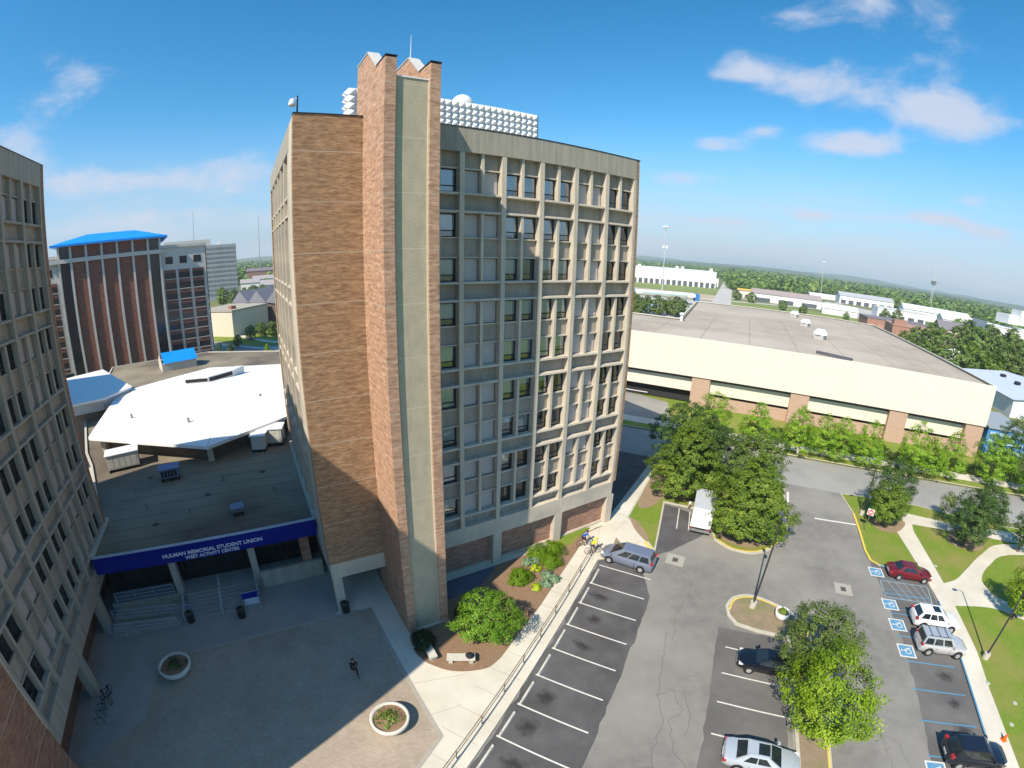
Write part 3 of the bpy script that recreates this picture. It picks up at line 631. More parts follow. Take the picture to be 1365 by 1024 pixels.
# ---- asphalt cracks, oil stains, manholes
CR = MB()
def crack(pts, wd=.035, jit=.12, seed=0):
    r = random.Random(seed); P = []
    for k in range(len(pts)-1):
        a, b_ = pts[k], pts[k+1]; n = max(2, int(math.dist(a, b_)/.45))
        for i in range(n): f = i/n; P.append((a[0]+(b_[0]-a[0])*f+r.uniform(-jit, jit), a[1]+(b_[1]-a[1])*f+r.uniform(-jit, jit)))
    CR.strip(P, wd, .0150, .0150)
cks = [[(13.6,24.3),(12.0,20.4),(11.2,18.5),(11.1,16.7),(9.9,14.6),(8.8,11)], [(11.2,18.5),(12.3,19.0),(12.6,17.3),(11.4,16.4),(11.1,14.4),(11.9,12.2)], [(12.3,19),(13.1,18.6),(12.9,16.5),(11.9,15.0)],
       [(17.4,28.6),(15,26.2),(14.4,24.6),(13.6,23)], [(22,32.2),(25.5,31.2),(29,31.4),(33,28.6)], [(27,29.8),(27.4,24),(26.6,20.5)], [(25.8,12.9),(25.3,11.5),(24.6,9.6),(23.6,7.4)], [(25.6,12.0),(26.3,11.0),(25.9,9.2),(26.2,8)],
       [(24.9,10.8),(26.1,10.9)], [(16.8,33.1),(18,30.8),(17.4,28.8),(18.6,26.6)], [(7.6,13),(9.2,13.6),(10.6,12.9)], [(30,34),(33,36.5),(34,41)], [(14.9,20),(13.2,19.8)], [(15.9,15.4),(17.8,16.4),(19.0,15.6)], [(28.5,19),(30.2,22.5),(30,27)]]
for i, c in enumerate(cks): crack(c, seed=i, wd=.028 if i < 3 else .02)
tag(CR.build('asphalt_cracks', mat('crack_tar', (.115,.105,.095))), kind='structure')
def stainmat():
    m = bpy.data.materials.new('oil_stain'); m.use_nodes = True; t = m.node_tree; L = t.links.new; p = t.nodes['Principled BSDF']; p.inputs['Base Color'].default_value = (.03,.022,.02,1); p.inputs['Roughness'].default_value = .6
    c = t.nodes.new('ShaderNodeTexCoord'); n = t.nodes.new('ShaderNodeTexNoise'); n.inputs['Scale'].default_value = 2.2; n.inputs['Detail'].default_value = 5; L(c.outputs['Object'], n.inputs['Vector'])
    l = t.nodes.new('ShaderNodeVectorMath'); l.operation = 'LENGTH'; L(c.outputs['Object'], l.inputs[0])
    a = t.nodes.new('ShaderNodeMath'); a.operation = 'MULTIPLY_ADD'; L(n.outputs['Fac'], a.inputs[0]); a.inputs[1].default_value = 1.5; L(l.outputs['Value'], a.inputs[2])
    r = t.nodes.new('ShaderNodeMapRange'); r.interpolation_type = 'SMOOTHSTEP'; r.inputs['From Min'].default_value = .75; r.inputs['From Max'].default_value = 1.7; r.inputs['To Min'].default_value = .50; r.inputs['To Max'].default_value = 0; L(a.outputs[0], r.inputs['Value']); L(r.outputs[0], p.inputs['Alpha']); return m
STAIN = stainmat()
s0 = MB(); s0.face([(1.0*math.cos(R(q)), 1.0*math.sin(R(q)), 0) for q in range(0, 360, 20)]); s0 = s0.build('oil_stain', STAIN, allw)
first = True; rr = random.Random(4)
pos = [K(k*2.76+1.3+rr.uniform(-.2,.2), 1.9+rr.uniform(-.3,.4)) for k in range(-4, 6)]+[(20.9+1.3*k, 16.6+2.33*k) for k in (-2,-1,0,1)]+[(34.4,14.6),(33.1,12.2),(31.9,10.0)]
for x, y in pos:
    if rr.random() < .2: continue
    if first: s0.location = (x, y, .0165); first = False; c = s0
    else: c = dup(s0, allw, (x, y, .0165))
    c.scale = (rr.uniform(.6,1.3), rr.uniform(.45,.95), 1); c.rotation_euler = (0, 0, R(rr.uniform(-50,-10)))
for i, (x, y) in enumerate(((17.48,33.23), (32.24,26.29))):
    t = empty('storm_drain', (x, y, .014), R(60)); tag(t, ['square storm drain in a pale concrete patch near the minivan', 'square storm drain in a pale concrete patch near the hatched bay'][i], 'drain')
    MB().box(-.85,.85,-.85,.85,0,.006).build('concrete_collar', mat('collar_concrete', (.40,.375,.32), (.33,.31,.27), 3), t); b = MB(); b.box(-.32,.32,-.26,.26,.006,.012); b.build('grate', mat('grate', (.12,.10,.085), (.07,.06,.055), 8), t)
# ---------------------------------------------------------------- union building between the towers (u,w frame: local x = u, y = -w)
un = empty('union_building', (OX, OY, 0), A0); tag(un, 'low flat-roofed student union with a blue lettered fascia between the towers', 'building')
RZ = 5.8
P_ = lambda pts: [(u, -w_) for u, w_ in pts]
DECK = P_([(-18.9,-5.1), (-.38,-5.1), (-.38,-24.2), (30,-24.2), (30,-62), (-14,-86), (-36,-82), (-30,-42), (-25.9,-28.9), (-24.0,-24.5), (-19.6,-11.4), (-18.9,-11.2)])
b = MB().prism(DECK, 4.45, RZ); b.build('roof', mat('union_roof', (.095,.076,.06), (.145,.118,.09), .35, c3=(.33,.285,.20), s3=.05, bump=.3), un)
b = MB(); 
for k in range(len(DECK)):
    p, q = Vector(DECK[k]), Vector(DECK[(k+1) % len(DECK)])
    if k == 0: continue
    b.strip([p, q], .3, RZ+.004, RZ+.22)
b.build('roof_kerb', KERB, un)
b = MB(); sj = mat('roof_felt_seam', (.075,.06,.05))
for k in range(9): b.box(-18.4, -1.0, 7.0+1.9*k, 7.025+1.9*k, RZ+.004, RZ+.012)
for (a_, c_) in ((-14, 9), (-9.5, 13), (-4, 16), (-16, 19)): b.lathe([(0,RZ+.02),(.28,RZ+.02),(.3,RZ+.006)], 12, a_, c_)
b.build('felt_seams', sj, un)
for (a_, c_, h_) in ((-15.2, 12.0, .7), (-11.0, 10.2, .5), (-8.0, 15.2, .8), (-3.2, 11.5, .5), (-17.0, 16.0, .6)): MB().tube([(a_,c_,RZ),(a_,c_,RZ+h_)], .09, 8).build('vent_pipe', GREYM, un)
f = MB().box(-18.9, -.38, 4.98, 5.096, 4.36, 5.86).build('fascia', BLUE, un)
MB().box(-18.92, -.36, 4.95, 5.25, 5.862, 5.93).build('fascia_cap', mat('cap_grey', (.42,.48,.55)), un)
RX = Matrix.Rotation(math.pi/2, 4, 'X')
LET = mat('letter_white', (.74,.76,.82), rough=.5)
textmesh('HULMAN MEMORIAL STUDENT UNION', .47, .02, 'lettering', LET, un, T((-9.05, 4.965, 5.04)) @ RX)
textmesh('WEST ACTIVITY CENTER', .40, .02, 'lettering', LET, un, T((-9.15, 4.965, 4.60)) @ RX)
MB().box(-18.9, -.38, 6.95, 7.05, 1.12, 4.44).build('glass_front', mat('dark_glass_front', (.012,.013,.016), rough=.12, spec=.6), un)
b = MB()
for x in [-17.6+1.32*k for k in range(13)]: b.box(x-.04, x+.04, 6.86, 6.95, 1.13, 4.43)
b.box(-18.9, -.38, 6.88, 6.948, 3.3, 3.38); b.build('mullion_grid', DKMETAL, un)
b0 = None
for x in (-12.75, -6.1):
    o = MB().box(x-.28, x+.28, 5.2, 5.85, 1.12, 4.44).build('column', mat('column_stone', (.40,.36,.31)), un)
MB().box(-2.0, -1.2, 5.3, 6.6, 1.12, 4.44).build('brick_pier', BR_LEFT, un)
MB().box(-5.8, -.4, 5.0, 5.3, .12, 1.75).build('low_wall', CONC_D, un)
MB().box(-18.9, -.38, 5.31, 6.95, .12, 1.10).build('platform', mat('platform_slab', (.33,.31,.28), (.27,.255,.23), 2), un)
b = MB()
for k in range(7): b.box(-12.3, -6.4, 2.9+.34*k, 5.30, .121+.14*k, .261+.14*k-.001)
b.build('steps', mat('step_concrete', (.30,.29,.27)), un)
# ramp with its guard walls at the left of the steps
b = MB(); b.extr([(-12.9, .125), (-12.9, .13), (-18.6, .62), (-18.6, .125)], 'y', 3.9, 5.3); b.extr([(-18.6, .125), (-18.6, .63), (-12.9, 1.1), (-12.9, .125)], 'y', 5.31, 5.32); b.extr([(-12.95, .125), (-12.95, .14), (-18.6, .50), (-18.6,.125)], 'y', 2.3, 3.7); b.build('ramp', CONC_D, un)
RAILM = mat('rail_blue_grey', (.34,.42,.56), rough=.4, metal=.3)
def rail(pts, h=1.0, step=1.5, nb=3, mid=True, r=.03):
    mb = MB(); P = [Vector(p) for p in pts]
    for k in range(nb):
        z = h*(1-k*.36); mb.tube([p+Vector((0,0,z)) for p in P], r, 6)
    for k in range(len(P)-1):
        n = max(1, int((P[k+1]-P[k]).length/step))
        for i in range(n+(k == len(P)-2)):
            q = P[k]+(P[k+1]-P[k])*(i/n); mb.tube([q, q+Vector((0,0,h))], r*1.1, 6)
    return mb
rail([(-18.4,5.3,1.1), (-13.3,5.3,1.1)]).build('platform_rail', RAILM, un)
rail([(-18.6,3.8,.6), (-13.1,3.8,.15)]).build('ramp_rail', RAILM, un)
rail([(-18.6,2.2,.5), (-13.1,2.2,.14)]).build('ramp_rail', RAILM, un)
for x in (-12.5, -9.4, -6.3): rail([(x,5.5,1.1), (x,5.3,1.1), (x,2.9,.2), (x,2.4,.13)], nb=2, step=1.2).build('stair_rail', mat('rail_pale', (.50,.55,.62), rough=.35, metal=.3), un)
rail([(-13.1,3.6,.13), (-11.9,3.6,.13)], h=.9, nb=4, step=1.2).build('panel_rail', RAILM, un)
# entrance notice boards hung on the stair rail
t = empty('notice_board', (*UW(-6.95, -3.1), .12), A0); tag(t, 'blue and white notice board hung on the rail beside the union steps', 'notice board')
MB().box(-.72,.72,-.03,.03,.75,1.35).build('blue_banner', BLUE, t); MB().box(-.60,.68,-.06,-.02,.12,.74).build('white_sign', mat('sign_face', (.62,.65,.72), (.5,.53,.6), 6), t)
b = MB(); b.tube([(-.75,0,0),(-.75,0,1.4)], .03, 6); b.tube([(.75,0,0),(.75,0,1.4)], .03, 6); b.tube([(-.75,0,1.38),(.75,0,1.38)], .025, 6); b.build('frame', RAILM, t)
# ceiling lamps glowing faintly under the canopy are left unlit: small white discs
b = MB().box(-7.05,-6.75,5.9,6.1,4.30,4.36); b.build('soffit_lamp', WMETAL, un)
# union roof furniture
def rooftop(name, label, cat, u, w_, z, rz=0.0, group=None):
    t = empty(name, (*UW(u, w_), z), A0+rz); tag(t, label, cat, group); return t
def hvac(label, u, w_, L_, W_, H_, m, rz=0, hood=None, pm=None):
    t = rooftop('air_handler', label, 'air handler', u, w_, RZ, rz)
    MB().box(-L_/2, L_/2, -W_/2, W_/2, .35, H_).build('casing', m, t)
    b = MB()
    for k in range(5): b.box(-L_/2+.1+k*(L_-.2)/5, -L_/2+.0+(k+1)*(L_-.2)/5, -W_/2-.02, -W_/2, .5, H_-.15)
    split_build(b, 'panel_door', pm or mat('pale_panel', (.60,.57,.47), (.52,.49,.41), 3), t)
    MB().box(-L_/2-.15, L_/2+.15, -W_/2-.1, W_/2+.1, H_, H_+.08).build('hood', hood or WMETAL, t)
    b = MB()
    for x in (-L_/2+.1, 0, L_/2-.1): b.box(x-.08, x+.08, -W_/2, W_/2, 0, .35)
    split_build(b, 'skid', DKMETAL, t); return t
hvac('large cream air handler with ribbed panels on the left of the union roof', -19.6, -23.0, 3.5, 2.0, 1.95, mat('handler_cream', (.62,.59,.50)), .2)
hvac('pale air handler partly behind the tower on the union roof', -2.6, -23.4, 3.2, 2.0, 2.0, mat('handler_grey', (.50,.50,.48)), -.25)
hvac('square pale condenser in front of the pale air handler by the tower', -3.9, -21.8, 1.5, 1.4, 1.9, mat('handler_white', (.62,.62,.60)), -.25)
hvac('dark blue-grey condenser on the shaded union roof', -13.6, -18.0, 1.9, 1.3, 1.3, mat('handler_blue', (.16,.19,.30)), .1, mat('hood_blue', (.2,.24,.38)), DKMETAL)
hvac('small dark roof vent box near the blue fascia', -6.6, -8.4, .9, .8, .75, mat('handler_dark', (.14,.15,.18)), .1, mat('hood_blue', (.2,.24,.38)), DKMETAL)
# the white many-sided hall
hl = empty('assembly_hall', (OX, OY, 0), A0); tag(hl, 'many-sided hall with a wide bright white roof behind the plaza', 'hall')
EV = P_([(-24.9,-28.2), (-9.35,-19.4), (5,-28.5), (11,-42), (2.0,-53.5), (-11.4,-58.0), (-25.8,-48.5)])
cx = sum(p[0] for p in EV)/len(EV); cy = sum(p[1] for p in EV)/len(EV)
b = MB(); ze = 8.1; za = 9.6
for k in range(len(EV)):
    p, q = EV[k], EV[(k+1) % len(EV)]; b.face([(p[0],p[1],ze), (q[0],q[1],ze), (cx,cy,za)]); b.face([(p[0],p[1],ze-.35), (q[0],q[1],ze-.35), (q[0],q[1],ze), (p[0],p[1],ze)])
b.prism(EV, ze-.37, ze-.352); b.build('roof', WHITE, hl)
b = MB(); sm = mat('membrane_seam', (.60,.60,.60))
for k in range(len(EV)):
    for f in (0, .25, .5, .75):
        px_ = EV[k][0]+(EV[(k+1) % len(EV)][0]-EV[k][0])*f; py_ = EV[k][1]+(EV[(k+1) % len(EV)][1]-EV[k][1])*f
        ex = Vector((px_,py_,ze+.012)); c_ = Vector((cx,cy,za+.012)); n_ = (c_-ex).cross(Vector((0,0,1))).normalized()*.05; q = ex+(c_-ex)*.94; b.face([ex-n_, ex+n_, q+n_*.4, q-n_*.4])
b.build('roof_seams', sm, hl)
for i, (a_, b_2) in enumerate(((-20, 32), (-3, 33), (-12, 27))): 
    fz = ze+.3; MB().tube([(a_,b_2,ze),(a_,b_2,ze+1.0)], .16, 8).build('vent_pipe', GREYM, hl)
IN = offset(EV, 1.9)
MB().prism(IN, RZ, ze-.38, top=False).build('wall', mat('hall_wall', (.17,.125,.09), (.13,.095,.07), 1.5), hl)
MB().prism(offset(EV, 1.8), RZ+1.25, RZ+1.42).build('wall_band', mat('hall_band', (.42,.35,.26)), hl)
b = MB()
for p in offset(EV, 1.5): b.box(p[0]-.3, p[0]+.3, p[1]-.3, p[1]+.3, RZ, ze-.38)
b.v and None
for i, p in enumerate(offset(EV, 1.5)): MB().box(p[0]-.32, p[0]+.32, p[1]-.32, p[1]+.32, RZ, ze-.385).build('corner_post', mat('post_cream', (.55,.5,.4)), hl)
t = empty('roof_louver', (OX, OY, 0), A0); tag(t, 'folded V-shaped louvre box standing on the white hall roof', 'roof vent')
b = MB(); b.prism([(-14.0,43.0), (-10.4,42.3), (-6.7,44.8), (-5.0,47.4), (-8.5,47.8)], 9.0, 10.05); b.build('housing', WMETAL, t)
b = MB(); b.prism([(-13.9,42.97), (-10.55,42.32), (-10.56,42.24), (-13.92,42.89)], 9.45, 9.9); b.build('louver', DKMETAL, t)
b = MB(); b.prism([(-10.25,42.40), (-6.85,44.70), (-6.80,44.62), (-10.20,42.32)], 9.4, 9.9); b.build('louver', DKMETAL, t)
# smaller white roof further left, in the shade of an added block
t = empty('side_hall', (OX, OY, 0), A0); tag(t, 'smaller white-roofed hall left of the big one, half in shade', 'hall')
E2 = P_([(-45,-52), (-39.4,-60.7), (-32.9,-64.8), (-23.3,-47.6), (-26.6,-42.3), (-31.6,-41.0), (-41,-44)])
MB().prism(E2, 8.7, 9.0).build('roof', WHITE, t); MB().prism(offset(E2, .5), 7.2, 8.7).build('fascia', mat('fascia_grey', (.50,.53,.55)), t); MB().prism(offset(E2, 1.4), 0, 7.2).build('wall', CORE, t)
t = empty('shade_block', (*UW(-59,-40), 0), A0); tag(t, 'unseen brick block added behind the left tower to shade the small hall', 'building')  # unseen block, added so its shadow falls on the side hall roof
MB().box(-11,11,-9,9,0,34).build('wall', BR_RED, t); MB().box(-11.3,11.3,-9.3,9.3,34,34.6).build('roof', ROOF, t)
# little blue gabled lantern
t = empty('roof_pavilion', (*UW(-19.6,-73.5), RZ), A0+.30); tag(t, 'small pavilion with a bright blue pitched roof at the foot of the brick office block', 'pavilion')
MB().box(-3.6,3.6,-2.8,2.8,0,1.7).build('wall', mat('pavilion_wall', (.58,.54,.45)), t)
b = MB(); b.face([(-3.2,-3.0,1.7), (3.9,-3.0,1.7), (3.9,0,3.5), (-3.2,0,3.5)]); b.face([(3.9,3.0,1.7), (-3.2,3.0,1.7), (-3.2,0,3.5), (3.9,0,3.5)]); b.build('roof', BLUER, t)
b = MB(); b.face([(-3.6,-2.8,1.7), (-3.6,2.8,1.7), (-3.6,0,3.3)]); b.face([(3.6,-2.8,1.7), (3.6,2.8,1.7), (3.6,0,3.3)]); b.build('gable', mat('pavilion_wall', (.58,.54,.45)), t)

# ---------------------------------------------------------------- distant brick office block with the blue roof
ob = empty('brick_office_block', (129*math.cos(R(130.6)), 129*math.sin(R(130.6)), 0), R(42)); tag(ob, 'red brick office block with a bright blue hipped roof and pale vertical ribs', 'building')
# local x to the right along the front, y away, z up
Lc = -19.0; BT = 30.1
STN = mat('pale_stone_trim', (.58,.55,.50), (.50,.47,.43), 2)
MB().box(Lc, 0, .3, 24, 0, BT+4.0).build('wall', BR_RED, ob)
GW = mat('dark_window_wall', (.02,.022,.03), (.035,.032,.035), .5, rough=.15, spec=.6)
MB().box(Lc-2.9, Lc, .9, 23, 0, BT+4.0).build('glass_bay', GW, ob); MB().box(0, 2.9, .9, 23, 0, BT+4.0).build('glass_bay', GW, ob)
for k in range(6):
    x = Lc+k*(-Lc)/5; MB().box(x-.28, x+.28, -.12, .5, 0, BT+4.0).build('rib', STN, ob)
MB().box(Lc-3.2, Lc-2.7, -.12, .95, 0, BT+4.0).build('rib', STN, ob); MB().box(2.7, 3.2, -.12, .95, 0, BT+4.0).build('rib', STN, ob)
MB().box(Lc-6.5, 3.6, -.5, 24.5, BT-.2, BT+.75).build('belt', STN, ob); MB().box(Lc-3.4, 3.4, -.35, 24.3, BT+3.6, BT+4.1).build('cornice', STN, ob)
b = MB(); x0, x1, y0, y1, z0, z1 = Lc-4.6, 4.9, -1.6, 25.6, BT+4.1, BT+6.9; i0, i1 = x0+8, x1-8; ym = 12
b.face([(x0,y0,z0),(x1,y0,z0),(i1,ym,z1),(i0,ym,z1)]); b.face([(x1,y0,z0),(x1,y1,z0),(i1,ym,z1)]); b.face([(x1,y1,z0),(x0,y1,z0),(i0,ym,z1),(i1,ym,z1)]); b.face([(x0,y1,z0),(x0,y0,z0),(i0,ym,z1)])
b.box(x0-.05, x1+.05, y0-.05, y1+.05, z0-.45, z0-.004); b.build('roof', BLUER, ob)
def wing(x0, x1, n, nm):
    wl = MB().box(x0, x1, .9, 22, 3.6, BT+1.0).build(nm, mat('wing_stone', (.58,.55,.50), (.52,.49,.44), 1), ob)
    MB().box(x0-.2, x1+.4, .5, 22.4, BT+1.0, BT+1.7).build('cornice', STN, wl)
    dx = (x1-x0-.4)/n
    for k in range(n):
        cx_ = x0+(k+.5)*dx
        MB().box(cx_-.95, cx_+.95, .82, .898, BT-3.1, BT-1.3).build('window', GW, wl)
        MB().box(cx_-dx/2+.35, cx_+dx/2-.35, .80, .898, 3.9, BT-4.6).build('brick_strip', BR_RED, wl)
        for r in range(8):
            z = 4.3+r*2.62; MB().box(cx_-dx/2+.36, cx_+dx/2-.36, .70, .799, z+.65, z+2.1).build('window', GW, wl)
            MB().box(cx_-dx/2+.36, cx_+dx/2-.36, .66, .799, z+.45, z+.62).build('sill', STN, wl)
    return wl
wing(3.3, 14.6, 3, 'wing'); wing(Lc-17, Lc-3.3, 3, 'wing')
MB().box(14.6, 14.9, 1.5, 22, 3.6, BT+.9).build('side_wall', BR_RED, ob)
b = MB(); b.box(3.4, 14.5, 4, 20, 0, 3.59); b.build('ground_floor', GW, ob)
for k in range(4): MB().box(3.5+k*3.65-.2, 3.5+k*3.65+.2, 1.2, 1.7, 0, 3.59).build('leg', STN, ob)
# grey block behind it
x, y, z = azel(123.9, 0, 345); t = empty('grey_slab_block', (x, y, 0), R(33)); tag(t, 'long grey slab block of many window rows behind the brick office block', 'building')
MB().box(-42, 19.5, 0, 16, 0, 38.3).build('wall', mat('grey_facade', (.32,.345,.36), (.27,.29,.30), .3), t)
for r in range(11):
    b = MB()
    b.box(-42, 19.3, -.12, -.02, 3.5+r*3.15, 4.9+r*3.15); b.build('window_band', mat('grey_window_row', (.13,.145,.16), (.22,.235,.25), 1.2, stretch=(.6,1,.01)), t)
MB().box(-30, 2, 3, 12, 38.3, 42.5).build('roof_house', mat('roof_house', (.52,.50,.46)), t); MB().box(6,9,4,8,38.3,41).build('roof_box', WMETAL, t)
x, y, z = azel(117.95, 0, 900); t = empty('radio_mast', (x, y, 0)); tag(t, 'very thin radio mast on the horizon left of the main tower', 'mast'); MB().tube([(0,0,0),(0,0,106)], [.7,.35], 5).build('pole', GREYM, t); MB().box(-3,3,-3,3,0,3).build('base_hut', WMETAL, t)
x, y, z = azel(125.4, 0, 420); t = empty('radio_mast', (x, y, 0)); tag(t, 'short thin mast above the grey slab block roof', 'mast'); MB().tube([(0,0,0),(0,0,70)], [.35,.15], 5).build('pole', GREYM, t); MB().box(-1.5,1.5,-1.5,1.5,0,3).build('base_hut', WMETAL, t)
# low hall with folded roof
x, y, z = azel(121.4, 0, 178); t = empty('folded_roof_hall', (x, y, 0), R(-12)); tag(t, 'low cream hall with a grey folded roof beside the lawn', 'hall')
MB().box(-14, 4.5, -6, 14, 0, 9.0).build('wall', mat('hall_cream', (.68,.62,.48)), t); MB().box(-14.3, 4.8, -6.3, 14.3, 9.0, 9.5).build('flat_roof', mat('hall_roof_tan', (.40,.37,.30)), t)
MB().box(0, 1.6, -3, -.5, 9.5, 10.6).build('roof_hatch', mat('hatch_red', (.42,.16,.10)), t)
RG = mat('folded_grey_roof', (.22,.22,.25), (.18,.18,.21), 1)
b = MB()
for k in range(5):
    xx = -15+k*9.0; b.extr([(xx, 9.7), (xx+4.5, 14.2), (xx+9.0, 9.7), (xx+4.5, 9.2)], 'y', 15, 45)
b.build('folded_roof', RG, t); MB().box(-14, 29, 15.6, 44, 0, 9.15).build('rear_wall', mat('hall_brown', (.15,.11,.10)), t)
# street and lawn up there
tag(MB().prism([(-150,96),(-52,100),(-40,150),(-60,200),(-180,190)], 0, .03).build('forecourt', mat('forecourt_paving', (.26,.25,.24), (.32,.31,.29), .3)), kind='structure')
for i, pl in enumerate(([(-95,139),(-71,129),(-58,134),(-66,150),(-84,163),(-108,165)],)): tag(MB().prism(pl, 0, .12).build('lawn', GRASS), kind='structure')
tag(MB().strip([(-104,158),(-88,147),(-72,136.5),(-60,133)], 2.4, .125, .14).build('walkway', SIDEW), kind='structure')
tag(MB().strip([(-99,136),(-84,131.5),(-70,126.5),(-60,126)], 2.0, .034, .05).build('walkway', SIDEW), kind='structure')

# ---------------------------------------------------------------- parking garage across the street
GA = R(-30.86); gx, gy = 26.45-26*math.cos(GA), 84.0-26*math.sin(GA)
gr = empty('parking_garage', (gx, gy, 0), GA); tag(gr, 'huge low parking garage with a cream fascia and flat grey roof deck', 'parking garage')
def gl(x, y): dx, dy = x-gx, y-gy; return (dx*math.cos(GA)+dy*math.sin(GA), -dx*math.sin(GA)+dy*math.cos(GA))
c = gl(84.35, 49.4); XE = c[0]
BK = [gl(124.7,121.8), gl(112.7,133.5), gl(72.3,154.9), gl(45.0,104.7), gl(35.3,112.2), gl(0,130)]
DK = [(0,0), (XE,0)]+BK
MB().prism(offset(DK, .02), 12.0, 12.75).build('roof_deck', ROOFG, gr)
b = MB().box(0, XE, -.02, .5, 5.9, 13.0); ff = b.build('front_fascia', CREAM, gr)
jm = mat('fascia_joint', (.60,.53,.41)); j0 = None
for k in range(1, 9):
    if j0 is None: j0 = MB().box(-.02,.02,-.026,-.02,5.92,12.98).build('panel_joint', jm, ff, loc=(XE-k*9.1,0,0))
    else: dup(j0, ff, (XE-k*9.1,0,0))
b = MB(); b.strip([(XE-.22, .5)]+[gl(124.7,121.8), gl(112.7,133.5), gl(72.3,154.9), gl(45.0,104.7), gl(35.3,112.2), gl(0,130)], .45, 5.9, 13.05); b.build('side_fascia', mat('parapet_cream', (.66,.61,.50), (.55,.51,.42), .5), gr)
b = MB(); b.strip([(XE-.65, .6)]+offset(DK, .75)[2:8], .35, 12.76, 12.9); b.build('gutter_line', mat('gutter_dark', (.07,.065,.06)), gr)
b = MB(); dj = mat('deck_joint', (.20,.18,.155))
for k in range(1, 9):
    x_ = XE-k*9.1; b.box(x_-.05, x_+.05, .7, 50 if k < 7 else 25, 12.752, 12.758)
for yy in (17, 34, 51): b.box(12 if yy > 30 else 2, XE-4+yy*.0, yy-.05, yy+.05, 12.7585, 12.764)
b.build('deck_joints', dj, gr)
MB().box(0, XE-1.2, 1.25, 1.5, 2.8, 5.2).build('lower_fascia', CREAM, gr)
MB().box(0, XE-1.3, 1.7, 2.0, 5.2, 5.9).build('shadow_gap', mat('gap_tan', (.22,.19,.15)), gr)
x = XE-.1; k = 0
brk = mat('garage_column_brick', (.50,.345,.26), (.43,.29,.21), 1.2, stretch=(1,1,5), bump=.3)
xs = []
while x > 2:
    MB().box(x-3.6 if k == 0 else x-1.7, x-.05 if k == 0 else x+1.7, .25, 1.6 if k else 3.4, 0, 5.88).build('brick_column', brk, gr); xs.append(x); x -= 16.6 if k == 0 else 18.3; k += 1
for i in range(len(xs)-1):
    if i < 3: MB().box(xs[i+1]+1.7, xs[i]-1.7 if i else xs[i]-3.6, 1.3, 1.55, 0, 2.3).build('brick_infill', brk, gr)
MB().prism(offset(DK, 2.6), .3, 11.9, bottom=True).build('dark_interior', DARK, gr)
b = MB(); b.box(-2, 30, 1.45, 1.55, 1.0, 1.12); b.build('guard_rail', WMETAL, gr)
for i, (x, y) in enumerate(((95.0,127.6), (83.7,107.0), (72.5,86.7), (60.3,67.3))):
    t = empty('roof_shed', (x, y, 12.76), R(35)); tag(t, ['farthest', 'second farthest', 'second nearest', 'nearest'][i]+' of the white vents in a row on the garage roof', 'roof vent', 'white vents on the garage roof')
    if i == 3:
        MB().box(-.35,.35,-3.4,3.4,0,.5).build('dark_duct', mat('duct', (.10,.10,.12)), t); continue
    s = 1.0 if i < 2 else 1.15
    MB().box(-1.2*s,1.2*s,-1.0*s,1.0*s,0,.9*s).build('base', mat('vent_base', (.45,.44,.43)), t); MB().lathe([(1.5*s,.9*s),(1.45*s,1.25*s),(.8*s,1.9*s),(0,1.95*s)], 12).build('cowl', WMETAL, t, smooth=True)
t = empty('roof_post', (44.4,102.2,12.76)); tag(t, 'small white vent pipe at the notch in the garage roof edge', 'vent pipe'); MB().tube([(0,0,0),(0,0,1.6)], .35, 8).build('pipe', WMETAL, t); MB().lathe([(.6,1.5),(.5,1.9),(0,2.0)], 10).build('cap', WMETAL, t)
# blue-clad bay beyond its right end, grey roofed shed behind
t = empty('blue_clad_annex', (88.2, 51.4, 0), GA); tag(t, 'blue-clad annex just past the right end of the garage', 'building')
MB().box(.4,9,0,13,0,5.0).build('wall', mat('annex_blue', (.04,.20,.50), (.10,.28,.55), .8, stretch=(1,1,4)), t)
for k in range(3): MB().box(.9,8.4,-.15,-.02,.9+k*1.45,1.5+k*1.45).build('window_strip', mat('annex_pane', (.40,.58,.72)), t)
MB().box(.2,9.3,-.3,13.3,5.0,5.3).build('roof', mat('annex_roof', (.30,.34,.38)), t)
t = empty('long_metal_shed', (126,70,0), R(62)); tag(t, 'long low shed with a pale blue-grey metal roof right of the garage', 'shed')
MB().box(0,36,-38,-2,0,4.6).build('wall', mat('shed_wall', (.70,.72,.74)), t)
b = MB(); b.face([(-.6,-38.6,4.6),(36.6,-38.6,4.6),(36.6,-20,6.4),(-.6,-20,6.4)]); b.face([(36.6,-1.4,4.6),(-.6,-1.4,4.6),(-.6,-20,6.4),(36.6,-20,6.4)]); b.face([(-.02,-38,4.6),(-.02,-2,4.6),(-.02,-20,6.3)]); b.build('roof', mat('shed_roof', (.50,.56,.66), (.44,.50,.60), .6), t)
b = MB()
for k in range(6): b.box(-.08,-.02,-36+6*k,-32+6*k,1.2,3.6)
split_build(b, 'door', WMETAL, t)
for i, (a, bb) in enumerate(((8,-12),(17,-13),(27,-14))):
    v = MB(); v.box(a-.7,a+.7,bb-.7,bb+.7,5.2,6.6); v.build('roof_vent', DKMETAL if i else WMETAL, t)
